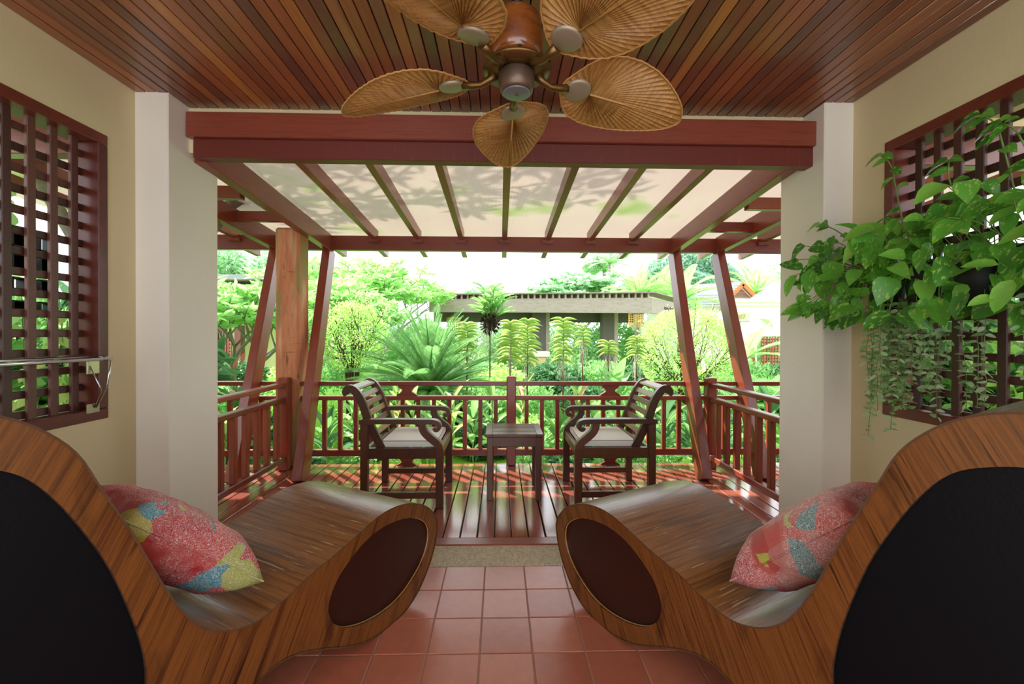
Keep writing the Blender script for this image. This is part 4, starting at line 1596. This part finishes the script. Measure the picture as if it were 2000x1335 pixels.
# cordylines and gingers along the railing
c1 = [leaf_mesh('leaf', 'lance', .34, .07, M['green'], 1.3), leaf_mesh('leaf', 'lance', .30, .08, M['frangi'], 1.1)]
c2 = [leaf_mesh('leaf', 'lance', .32, .07, M['pink'], 1.2), leaf_mesh('leaf', 'lance', .30, .07, M['lime'], 1.1)]
c3 = [leaf_mesh('leaf', 'lance', .42, .10, M['dgreen'], 1.2), leaf_mesh('leaf', 'lance', .40, .09, M['green'], 1.2)]
spots = [
    (640, 4.7, .55, c3), (690, 5.2, .75, c1), (735, 4.6, .6, c2), (775, 4.9, .95, c2), (806, 4.8, .85, c2), (850, 4.7, .75, c1), (885, 4.6, .9, c2), (925, 4.8, .7, c3), (962, 4.55, .95, c1),
    (1020, 4.7, 1.0, c2), (1060, 4.7, .6, c1), (1095, 4.6, .55, c3), (1130, 4.8, .95, c2), (1165, 4.6, .6, c1), (1215, 4.8, .7, c1), (1262, 4.6, .75, c1), (1300, 4.7, .7, c3), (1350, 4.7, .6, c3), (1395, 5.0, .65, c1),
    (1450, 4.8, .7, c1), (1500, 5.0, .75, c3), (1540, 4.7, .7, c1), (470, 4.8, .6, c3), (510, 5.0, .75, c2), (440, 4.6, .65, c2)]
W1 = {0: 'green ginger plant', 1: 'copper-tipped cordyline', 2: 'dark broad-leaved ginger'}
used = {}
desc = ['beside the left leaning post', 'behind the left armchair backrest, farther row', 'behind the left armchair backrest', 'just right of the left armchair backrest', 'above the left carved spacer', 'behind the left armchair seat', 'behind the front of the left armchair',
        'left of the centre railing post', 'touching the centre railing post on its left', 'just right of the centre railing post', 'behind the right edge of the side table', 'between the side table and right armchair', 'left of the right carved spacer', 'behind the right armchair front',
        'above the right carved spacer', 'behind the right armchair backrest', 'right of the right armchair backrest', 'left of the right leaning post base', 'just right of the right corner post', 'second right of the right corner post', 'farther right beyond the side railing', 'rightmost, next to the right column',
        'left of the timber column', 'touching the timber column on its left', 'leftmost, next to the left column']
for (px, Y, h, lf), ds in zip(spots, desc):
    kd = W1[[c1, c2, c3].index(lf)]
    p = at(px, 800, Y)
    rosette('ginger_plant' if lf is not c2 else 'cordyline', '%s %s' % (kd, ds), 'plant', (p.x, p.y, GZ), lf, 13, h + .05, .8, .7, 1.1)
ff = frond_mesh('frond', .55, 22, .13, .016, M['green'], .5, .5)
# large croton-like leaves by the right corner post
c5 = [leaf_mesh('leaf', 'ovate', .30, .13, M['dgreen'], .9), leaf_mesh('leaf', 'ovate', .28, .12, M['frangi'], .9)]
rosette('dieffenbachia', 'big oval-leaved plant at the foot of the right leaning post', 'plant', ground(1352, 850, 4.45), c5, 12, .62, 1.0)
rosette('dieffenbachia', 'big oval-leaved plant seen low through the right side railing', 'plant', ground(1420, 850, 4.5), c5, 11, .55, 1.0)

# low hedge of small bushes filling behind the railing
low = [ms3, ms3b, ms3c]
ORD = 'first second third fourth fifth sixth seventh eighth ninth tenth eleventh twelfth thirteenth fourteenth fifteenth sixteenth seventeenth eighteenth nineteenth twentieth'.split()
ORD += ['twenty-' + o for o in ORD[:9]] + ['thirtieth']
k = 0
where = ['beside the lawn', 'under the cycad', 'behind the gingers', 'in the rear bed']
for row, (Y, zs, hh) in enumerate(((5.0, .55, .05), (6.0, .8, .15), (7.4, 1.0, .3), (9.0, 1.2, .5))):
    x = -Y * .95 if row < 3 else -Y * .75
    num = 0
    while x < Y * .95:
        if not (row < 2 and abs(x + .3) < .5 and row == 0):
            me = R.choice(low)
            num += 1
            lb = {id(ms3): 'mid green', id(ms3b): 'dark green', id(ms3c): 'lime green'}[id(me)]
            shrub('garden_bush', 'low %s bush, %s from the left, in the row %s' % (lb, ORD[num - 1], ['nearest the deck', 'second from the deck', 'third from the deck', 'farthest from the deck'][row]), 'bush', (x, Y + R.uniform(-.2, .2), GZ + hh), me, 0, .0, .3,
                  group='%s bushes, %s' % (lb, ['row nearest the deck', 'second row', 'third row', 'farthest row'][row]), rz=R.uniform(0, 6), scale=zs)
        x += zs * R.uniform(.75, 1.0)

# frangipani trees at left
tree('frangipani_tree', 'frangipani tree with bare grey forked branches beyond the left column', ground(452, 640, 6.8), .72, .9, 'frangi', .20, .062, 9, seed=4, levels=5, r0=.065, lean=(.1, 0), up=.35)
tree('frangipani_tree', 'frangipani tree spreading behind the round shrub towards the pavilion', ground(640, 640, 9.0), .85, .95, 'frangi', .20, .055, 12, seed=11, levels=5, r0=.07, lean=(.2, 0), up=.3)
tree('frangipani_tree', 'pale frangipani tree farther back beside the left end of the pavilion', ground(745, 600, 11.5), 1.05, 1.0, 'frangi', .22, .06, 14, seed=21, levels=5, r0=.07, lean=(.0, 0), up=.25)
tree('frangipani_tree', 'leafy frangipani tree between the timber column and the round shrub, in the distance', ground(655, 600, 12.5), 1.1, 1.0, 'frangi', .24, .07, 14, seed=5, levels=5, r0=.07, lean=(-.1, 0), up=.3)
# shade tree standing over the pergola roof (its shadows fall on the sheets)
ts_ = tree('frangipani_tree', 'frangipani tree whose crown leans over the pergola roof', (-3.6, 3.4, GZ), 1.75, .8, 'frangi', .24, .07, 8, seed=8, levels=5, r0=.09, lean=(.25, .1), up=.5)

# heliconia with red bracts at far left
hel = thing('heliconia', 'heliconia with red flower bracts in front of the far red lattice at left', 'plant', ground(465, 700, 6.2))
hl = [leaf_mesh('leaf', 'lance', .45, .10, M['pink'], 1.0), leaf_mesh('leaf', 'lance', .45, .12, M['dgreen'], 1.0)]
for k in range(12):
    a = k * 2.4
    el = R.uniform(.2, .9)
    d = (math.cos(a) * math.sin(el), math.sin(a) * math.sin(el), math.cos(el))
    fr = frames(np.array([d]), np.array([[0, -.3, 1.0]]))[0]
    inst('leaf', R.choice(hl), hel, Matrix([list(fr[i]) + [(0, 0, .55)[i]] for i in range(3)] + [[0, 0, 0, 1]]))
rl = leaf_mesh('bract', 'lance', .17, .07, M['redleaf'])
for x in (-.08, .12, .02):
    inst('bract', rl, hel, Matrix.Translation((x, -.1, 1.12 + x)) @ Matrix.Rotation(1.4, 4, 'X'))
MB().tube([(0, 0, 0), (0, 0, .6)], .02, 6).build('stem', M['pothosstem'], hel)
MB().tube([(0, -.0, .5), (0.02, -.1, 1.2)], .008, 5).build('flower_stalk', M['pothosstem'], hel)

# rhapis palms on the right
rf = frond_mesh('frond', .55, 12, .30, .035, M['green'], .35, .4)
for px, Y, h, lb in ((1442, 7.0, .75, 'left'), (1492, 7.4, .85, 'middle'), (1535, 6.8, .8, 'right')):
    palm('fan_palm', 'low green palm in front of the white building, %s one of three' % lb, ground(px, 700, Y), [rf], 16, h * .6, .25, 1.5, 1.0, trunk_r=.03)
pf = frond_mesh('frond', 1.1, 30, .28, .03, M['frangi'], .4, .4)
palm('areca_palm', 'pale feathery palm beside the arch of the white building', ground(1455, 650, 9.5), [pf], 9, 1.1, .15, 1.2, 1.0, trunk_r=.04)

# ------------------------------------------------------------------ pavilion
pc = at(838, 609, 13.0)
p1 = at(1273, 611, 12.2)
pv = thing('garden_pavilion', 'low brown pavilion with deep fascia and slatted flat roof across the garden', 'pavilion', (0, 0, 0))
zb, zt = pc.z, at(838, 584, 13).z
zt1 = at(1273, 581, 12.2).z
A, B = Vector((pc.x, 13.0, 0)), Vector((p1.x, 12.2, 0))
C_ = Vector((p1.x + 2.6, 15.5, 0))


def wallbar(a, b, z0, z1, th, name, mat, z0b=None, z1b=None):
    z0b = z0 if z0b is None else z0b
    z1b = z1 if z1b is None else z1b
    d = (b - a).normalized()
    nrm = Vector((-d.y, d.x, 0)) * th
    q = [a, b, b + nrm, a + nrm]
    vs = [(p.x, p.y, z) for p, z in zip(q, (z0, z0b, z0b, z0))] + [(p.x, p.y, z) for p, z in zip(q, (z1, z1b, z1b, z1))]
    MB().add(vs, [(0, 3, 2, 1), (4, 5, 6, 7), (0, 1, 5, 4), (1, 2, 6, 5), (2, 3, 7, 6), (3, 0, 4, 7)]).build(name, mat, pv)


wallbar(A, B, zb, zt, .1, 'fascia', M['grey_wood'], p1.z, zt1)
wallbar(B, C_, p1.z, zt1, .1, 'fascia', M['grey_wood'])
wallbar(A + Vector((0, -.1, 0)), B + Vector((.1, -.1, 0)), zt + .13, zt + .16, .5, 'roof_edge', M['grey_wood'], zt1 + .13, zt1 + .16)
wallbar(B + Vector((.1, -.1, 0)), C_, zt1 + .13, zt1 + .16, .5, 'roof_edge', M['grey_wood'])
wallbar(A + Vector((0, .4, 0)), B + Vector((0, .4, 0)), zt, zt + .13, .04, 'rear_board', M['pinkboard'], zt1, zt1 + .13)
for k in range(36):
    q = A.lerp(B, (k + .5) / 36)
    z = zt + (zt1 - zt) * (k + .5) / 36
    MB().box(q.x - .025, q.x + .025, q.y + .0, q.y + .4, z, z + .13).build('roof_slat', M['grey_wood'], pv)
MB().box(A.x, B.x + 1.0, 13.1, 16.0, zb + .12, zb + .2).build('roof_underside', M['dark_post'], pv)
wallbar(A + Vector((0, .9, 0)), B + Vector((0, 1.6, 0)), zb - .28, zb + .12, .1, 'inner_beam', M['dark_post'])
for px0, px1, nm in ((1040, 1066, 'left'), (1176, 1200, 'right')):
    a_, b_ = at(px0, 640, 13.4), at(px1, 640, 13.4)
    MB().box(a_.x, b_.x, 13.4, 13.75, -.1, zb + .15, None, .02).build('post', M['dark_post'], pv)
    MB().box(b_.x, b_.x + .13, 13.43, 13.75, -.1, zb + .15, None, .01).build('post_trim', M['grey_wood'], pv)
a_ = at(1057, 700, 12.7)
MB().box(a_.x - .22, a_.x + .20, 12.7, 13.15, GZ, at(1057, 697, 12.7).z, None, .02).build('plinth', M['terracotta'], pv)
MB().box(a_.x - .27, a_.x + .25, 12.65, 13.2, at(1057, 697, 12.7).z, at(1057, 686, 12.7).z, None, .02).build('plinth_cap', M['plinthtop'], pv)
a_ = at(1175, 720, 12.9)
MB().box(a_.x - .28, a_.x + .35, 12.9, 13.4, GZ, a_.z + .1, None, .02).build('plinth', M['plinthtop'], pv)
a_ = at(1257, 715, 12.7)
MB().box(a_.x - .2, a_.x + .2, 12.7, 13.1, GZ, a_.z + .1, None, .02).build('plinth', M['terracotta'], pv)

for px, py, Y, s_, lb in ((1242, 624, 12.5, 1.25, 'yellow wicker lantern hanging at the right end of the pavilion'), (886, 632, 13.6, 1.3, 'yellow wicker lantern hanging at the left end of the pavilion')):
    c = at(px, py, Y)
    ln = thing('wicker_lantern', lb, 'lantern', tuple(c))
    w_ = .17 * s_
    for z in (-.17, -.12, -.07, -.02, .03, .08, .13):
        MB().tube([(w_ * math.cos(a), w_ * math.sin(a), z * s_) for a in np.linspace(0, 2 * PI, 17)], .008, 4, False).build('hoop', M['wicker'], ln)
    for k in range(20):
        a = 2 * PI * k / 20
        MB().box(-.010, .010, -.003, .003, -.18 * s_, .14 * s_, Matrix.Translation((w_ * math.cos(a), w_ * math.sin(a), 0)) @ Matrix.Rotation(a + PI / 2, 4, 'Z')).build('cane', M['wicker'], ln)
    MB().lathe([(w_ * 1.03, 0), (.01, .07)], 16, (0, 0, .14 * s_)).build('lid', M['wicker'], ln)
    MB().lathe([(.0, -.05), (.03, -.03), (.035, .0), (.015, .04), (.012, .06)], 12).build('bulb', M['plinthtop'], ln)
    MB().tube([(0, 0, .2 * s_), (0, 0, zb - c.z + .1)], .004, 4).build('cord', M['blackmetal'], ln)

# ------------------------------------------------------------------ white building at right
wbld = thing('white_building', 'white rendered building with rounded arch and grey tiled roofs at the right', 'building', (0, 0, 0))
Y0 = 13.0
q0, q1 = at(1418, 650, Y0), at(1620, 650, Y0 - 1.2)
zt_ = at(1450, 612, Y0).z
arch_top, arch_bot = at(1490, 622, Y0).z, at(1490, 647, Y0).z
x_l, x_r, x_end = at(1455, 650, Y0).x, at(1512, 650, Y0).x, q1.x
ztop = at(1480, 590, Y0).z
# facade as a frame: wall over the arch, left pier, right wall
poly = [(x_l - .55, GZ), (x_l - .55, ztop), (x_end, ztop + .12), (x_end, GZ), (x_r + .6, GZ), (x_r + .6, at(1500, 652, Y0).z), (x_r, at(1500, 652, Y0).z)]
arc = [(x_r - .02 * 0 - (x_r - x_l) * .35 * (1 - math.cos(a)), arch_bot + (arch_top - arch_bot) * math.sin(a)) for a in np.linspace(0, PI / 2, 8)]
poly2 = [(x_l - .55, arch_top), (x_l - .55, ztop), (x_end, ztop + .12), (x_end, GZ), (x_r + .45, GZ), (x_r + .45, arch_bot - .08), (x_r, arch_bot - .08)] + arc + [(x_l, arch_top)]
m_ = MB()
P3 = [Vector((p[0], p[1], 0)) for p in poly2]
tris = tessellate_polygon([P3])
vs = [(p[0], Y0, p[1]) for p in poly2]
n = len(poly2)
vs += [(p[0], Y0 + .35, p[1]) for p in poly2]
m_.add(vs, [tuple(t3) for t3 in tris] + [tuple(i + n for i in t3)[::-1] for t3 in tris] + [(i, (i + 1) % n, (i + 1) % n + n, i + n) for i in range(n)])
m_.build('facade_wall', M['outwall'], wbld)
MB().box(x_l - .12, x_l + .1, Y0, Y0 + .3, GZ, arch_top).build('pier', M['outwall'], wbld)
MB().box(x_l - .7, x_end, Y0 + 2.2, Y0 + 2.4, GZ, ztop - .2).build('inner_wall', M['outwall'], wbld)
MB().box(x_l + .1, x_end, Y0 + .9, Y0 + 1.0, arch_bot - .14, ztop - .3).build('inner_lintel', M['outwall'], wbld)
for dz, dy, h in ((0, -.10, .10), (.10, -.16, .12)):
    MB().box(x_l - .6, x_end, Y0 + dy, Y0 + .3, ztop - .12 + dz, ztop - .12 + dz + h, None, .02).build('cornice', M['outwall'], wbld)
# plaque
pl = at(1448, 618, Y0 - .1)
MB().box(pl.x - .30, pl.x + .32, Y0 - .05, Y0 - .002, pl.z - .15, pl.z + .15, None, .03).build('sign_plaque', M['signstone'], wbld)
fc = bpy.data.curves.new('sign_lettering', 'FONT')
fc.body = '207'
fc.size = .2
fc.extrude = .008
fc.align_x = 'CENTER'
fc.align_y = 'CENTER'
fc.materials.append(M['signgold'])
fo_ = bpy.data.objects.new('sign_text', fc)
col.objects.link(fo_)
me_ = bpy.data.meshes.new_from_object(fo_.evaluated_get(bpy.context.evaluated_depsgraph_get()))
bpy.data.objects.remove(fo_)
fo = bpy.data.objects.new('sign_lettering', me_)
col.objects.link(fo)
fo.parent = wbld
fo.location = (pl.x + .02, Y0 - .06, pl.z)
fo.rotation_euler = (PI / 2, 0, 0)
# red lattice in the shade below
a_, b_ = at(1488, 690, 11.8), at(1520, 690, 11.8)
for k in range(7):
    x = a_.x + (b_.x - a_.x) * k / 6
    MB().box(x - .018, x + .018, 11.8, 11.83, -.1, 1.2).build('lattice_bar', M['redZ'], wbld)
for k in range(14):
    z = -.05 + .09 * k
    MB().box(a_.x, b_.x, 11.83, 11.86, z - .018, z + .018).build('lattice_rail', M['redX'], wbld)
MB().bar((at(1475, 690, 11.9).x, 11.9, -.2), (at(1473, 655, 11.9).x - .1, 11.9, 1.25), .10, .08).build('leaning_post', M['redZ'], wbld)
# hipped tiled roof courses rising right
for k in range(8):
    z0 = ztop + .14 + .16 * k
    y = Y0 + .3 + .32 * k
    xs = at(1476, 590, Y0).x + .42 * k
    MB().add([(xs, y, z0), (x_end + 1, y, z0 + .06), (x_end + 1, y + .36, z0 + .22), (xs + .42, y + .36, z0 + .18), (xs, y, z0 - .03), (x_end + 1, y, z0 + .03)],
             [(0, 1, 2, 3), (4, 5, 1, 0)]).build('roof_course', M['greyroof'], wbld)
# gabled outbuilding behind
gb = thing('gabled_outbuilding', 'grey tiled roof with small pinkish timber gable behind the white building', 'building', (0, 0, 0))
Yg = 17.0
g = lambda x, y: (at(x, y, Yg).x, at(x, y, Yg).z)
L_, T_, R_ = g(1415, 590), g(1446, 560), g(1476, 590)
P3 = [L_, T_, R_]
n_b = 6
for k in range(n_b):
    z0 = L_[1] - .5 + (T_[1] - L_[1] + .45) * k / n_b
    z1 = z0 + (T_[1] - L_[1] + .45) / n_b - .012
    wz = lambda z: max(0.02, min(1, (T_[1] - z) / (T_[1] - L_[1])))
    c_ = T_[0]
    hw = (R_[0] - L_[0]) / 2
    MB().add([(c_ - hw * wz(z0), Yg, z0), (c_ + hw * wz(z0), Yg, z0), (c_ + hw * wz(z1), Yg + .03, z1), (c_ - hw * wz(z1), Yg + .03, z1)] +
             [(c_ - hw * wz(z0), Yg + .08, z0), (c_ + hw * wz(z0), Yg + .08, z0), (c_ + hw * wz(z1), Yg + .08, z1), (c_ - hw * wz(z1), Yg + .08, z1)], [(0, 1, 2, 3), (3, 2, 6, 7), (0, 4, 5, 1)]).build('gable_board', M['pinkboard'], gb)
for sx in (-1, 1):
    MB().bar((c_ + sx * (hw + .18), Yg - .15, L_[1] - .10), (c_, Yg - .15, T_[1] + .10), .14, .16, (0, 0, 1)).build('barge_board', M['oranget'], gb)
for k in range(10):      # roof courses of the long left slope
    f0, f1 = k / 10, (k + 1) / 10
    zA, zB = L_[1] - .12 + (T_[1] - L_[1] + .3) * f0, L_[1] - .12 + (T_[1] - L_[1] + .3) * f1
    xA, xB = c_ - (hw + .25) * (1 - f0), c_ - (hw + .25) * (1 - f1)
    MB().add([(xA - 3.2 + 1.2 * f0, Yg + .2 + 1.0 * f0, zA), (xA, Yg - .2, zA), (xB, Yg - .2, zB), (xB - 3.2 + 1.2 * f1, Yg + .2 + 1.0 * f1, zB), (xA - 3.2 + 1.2 * f0, Yg + .15 + f0, zA - .05), (xA, Yg - .25, zA - .05)],
             [(0, 1, 2, 3), (4, 5, 1, 0)]).build('roof_course', M['greyroof'], gb)
MB().add([(c_, Yg - .2, T_[1] + .18), (c_ + hw + .25, Yg - .2, L_[1] - .12), (c_ + hw + .6, Yg + 3, L_[1] - .12), (c_ + .3, Yg + 3, T_[1] + .18)], [(0, 1, 2, 3)]).build('roof_plane', M['greyroof'], gb)
MB().box(c_ - hw - 3, c_ + hw, Yg + .3, Yg + 3, GZ, L_[1] - .1).build('wall_block', M['outwall'], gb)

# ------------------------------------------------------------------ cream building at left
lb_ = thing('cream_building', 'cream house with dark windows and red lattice behind the left frangipani', 'building', (0, 0, 0))
Yl = 12.0
g = lambda x, y: (at(x, y, Yl).x, at(x, y, Yl).z)
xa, xb_ = g(330, 600)[0], g(545, 600)[0]
MB().box(xa, xb_, Yl, Yl + 3, g(500, 618)[1], g(500, 560)[1]).build('upper_wall', M['wall'], lb_)
MB().box(xa - .3, xb_ + .5, Yl - .5, Yl + 3, g(500, 618)[1] - .1, g(500, 618)[1] + .03).build('eave', M['wall'], lb_)
MB().box(xa - .2, xb_ + .3, Yl - .3, Yl + 3.2, g(500, 548)[1], g(500, 540)[1] + .02).build('roof_slab', M['greyroof'], lb_)
MB().box(xa, xb_ - 1.5, Yl + .8, Yl + 3, GZ, g(500, 618)[1]).build('lower_wall', M['wall'], lb_)
for x0, x1 in ((492, 505), (452, 466)):
    MB().box(g(x0, 580)[0], g(x1, 580)[0], Yl - .03, Yl, g(x0, 590)[1], g(x0, 574)[1], None, .005).build('window', M['glassdark'], lb_)
for x in (432, 466, 500):
    p_ = g(x, 600)[0]
    MB().box(p_, p_ + .18, Yl - .2, Yl, GZ, g(500, 622)[1], None, .01).build('post', M['redZ'], lb_)
a_, b_ = g(425, 690), g(462, 650)
for k in range(8):
    x = a_[0] + (b_[0] - a_[0]) * k / 7
    MB().box(x - .02, x + .02, Yl - .25, Yl - .22, -.3, 1.3).build('lattice_bar', M['redZ'], lb_)
for k in range(16):
    z = -.25 + .1 * k
    MB().box(a_[0], b_[0], Yl - .22, Yl - .19, z - .02, z + .02).build('lattice_rail', M['redX'], lb_)

# ------------------------------------------------------------------ background trees
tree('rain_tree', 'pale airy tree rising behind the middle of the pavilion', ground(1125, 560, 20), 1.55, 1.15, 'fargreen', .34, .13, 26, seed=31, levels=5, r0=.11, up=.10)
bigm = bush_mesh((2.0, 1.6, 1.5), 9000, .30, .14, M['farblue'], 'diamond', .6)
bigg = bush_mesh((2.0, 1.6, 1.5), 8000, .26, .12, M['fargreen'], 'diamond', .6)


def crown_tree(label, px, py, Y, sc_, me, bits):
    p = at(px, py, Y)
    t_ = thing('broad_tree', label, 'tree', (p.x, p.y, GZ))
    MB().tube([(0, 0, 0), (.1, 0, (p.z - GZ) * .6), (0, 0, p.z - GZ)], [.25, .2, .12], 7).build('trunk', M['bark'], t_)
    for dx, dy, dz, s_ in bits:
        f = inst('foliage', me, t_, Matrix.Translation((dx, dy, p.z - GZ + dz)) @ Matrix.Rotation(R.uniform(0, 6), 4, 'Z') @ Matrix.Scale(sc_ * s_, 4))
        f['kind'] = 'stuff'


crown_tree('large bluish-green tree behind the right leaning posts', 1345, 545, 27, 1.0, bigm, ((-1.6, 0, .2, .7), (.3, .5, .6, .95), (2.0, 0, -.1, .7), (-.2, -1, -.6, .6), (3.0, .5, -.8, .45), (-3.0, .5, -.6, .6)))
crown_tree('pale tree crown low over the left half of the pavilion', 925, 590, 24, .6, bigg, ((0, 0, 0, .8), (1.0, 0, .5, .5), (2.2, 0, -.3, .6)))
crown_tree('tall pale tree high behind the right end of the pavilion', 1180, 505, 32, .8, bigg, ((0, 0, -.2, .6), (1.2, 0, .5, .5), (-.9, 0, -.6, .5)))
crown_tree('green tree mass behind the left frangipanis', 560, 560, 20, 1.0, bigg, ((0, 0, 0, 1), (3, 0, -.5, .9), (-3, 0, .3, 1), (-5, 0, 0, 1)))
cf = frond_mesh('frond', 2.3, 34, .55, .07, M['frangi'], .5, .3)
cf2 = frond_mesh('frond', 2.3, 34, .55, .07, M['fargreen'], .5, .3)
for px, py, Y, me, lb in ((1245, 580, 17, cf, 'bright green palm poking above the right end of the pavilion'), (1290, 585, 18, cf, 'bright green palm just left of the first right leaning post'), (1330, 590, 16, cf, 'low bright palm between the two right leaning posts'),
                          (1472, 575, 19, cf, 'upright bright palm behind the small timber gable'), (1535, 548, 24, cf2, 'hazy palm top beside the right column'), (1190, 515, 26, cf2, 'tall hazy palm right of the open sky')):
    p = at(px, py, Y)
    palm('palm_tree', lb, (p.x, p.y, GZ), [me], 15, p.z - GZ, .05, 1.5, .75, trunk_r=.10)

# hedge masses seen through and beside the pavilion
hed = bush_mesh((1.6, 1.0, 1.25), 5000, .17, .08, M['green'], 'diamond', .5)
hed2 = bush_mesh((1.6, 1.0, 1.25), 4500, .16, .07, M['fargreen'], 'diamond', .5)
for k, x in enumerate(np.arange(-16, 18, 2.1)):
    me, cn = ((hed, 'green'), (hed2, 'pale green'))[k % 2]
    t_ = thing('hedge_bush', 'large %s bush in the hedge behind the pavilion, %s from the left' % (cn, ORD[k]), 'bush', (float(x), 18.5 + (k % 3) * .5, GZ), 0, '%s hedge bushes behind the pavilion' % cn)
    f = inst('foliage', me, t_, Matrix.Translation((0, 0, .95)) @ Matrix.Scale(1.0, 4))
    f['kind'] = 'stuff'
# side gardens outside the lattice windows
for sx, nm in ((-1, 'left'), (1, 'right')):
    for k, (y, s_) in enumerate(((.2, 1.0), (1.3, 1.1), (2.4, 1.0), (3.5, 1.0), (4.6, .9))):
        me = (ms3, ms3b, ms3c)[k % 3]
        shrub('side_bush', '%s leafy bush seen through the %s lattice window, %s from the camera' % (('mid green', 'dark green', 'lime green')[k % 3], nm, ORD[k]), 'bush', (sx * (4.5 + .15 * (k % 2)), y, GZ + .75), me, 0, .35, .3, rz=k, scale=2.3 * s_, group='%s bushes outside the %s window' % (('mid green', 'dark green', 'lime green')[k % 3], nm))
    for k, y in enumerate((1.2, 2.3, 3.2)):
        rosette('ginger_plant', '%s ginger plant seen through the %s lattice window' % (('nearest', 'middle', 'farthest')[k], nm), 'plant', (sx * (4.05), y, GZ), [cl[0], c3[0], c1[1]], 16, 1.3, .8, .9, 1.3, stem_r=.014)
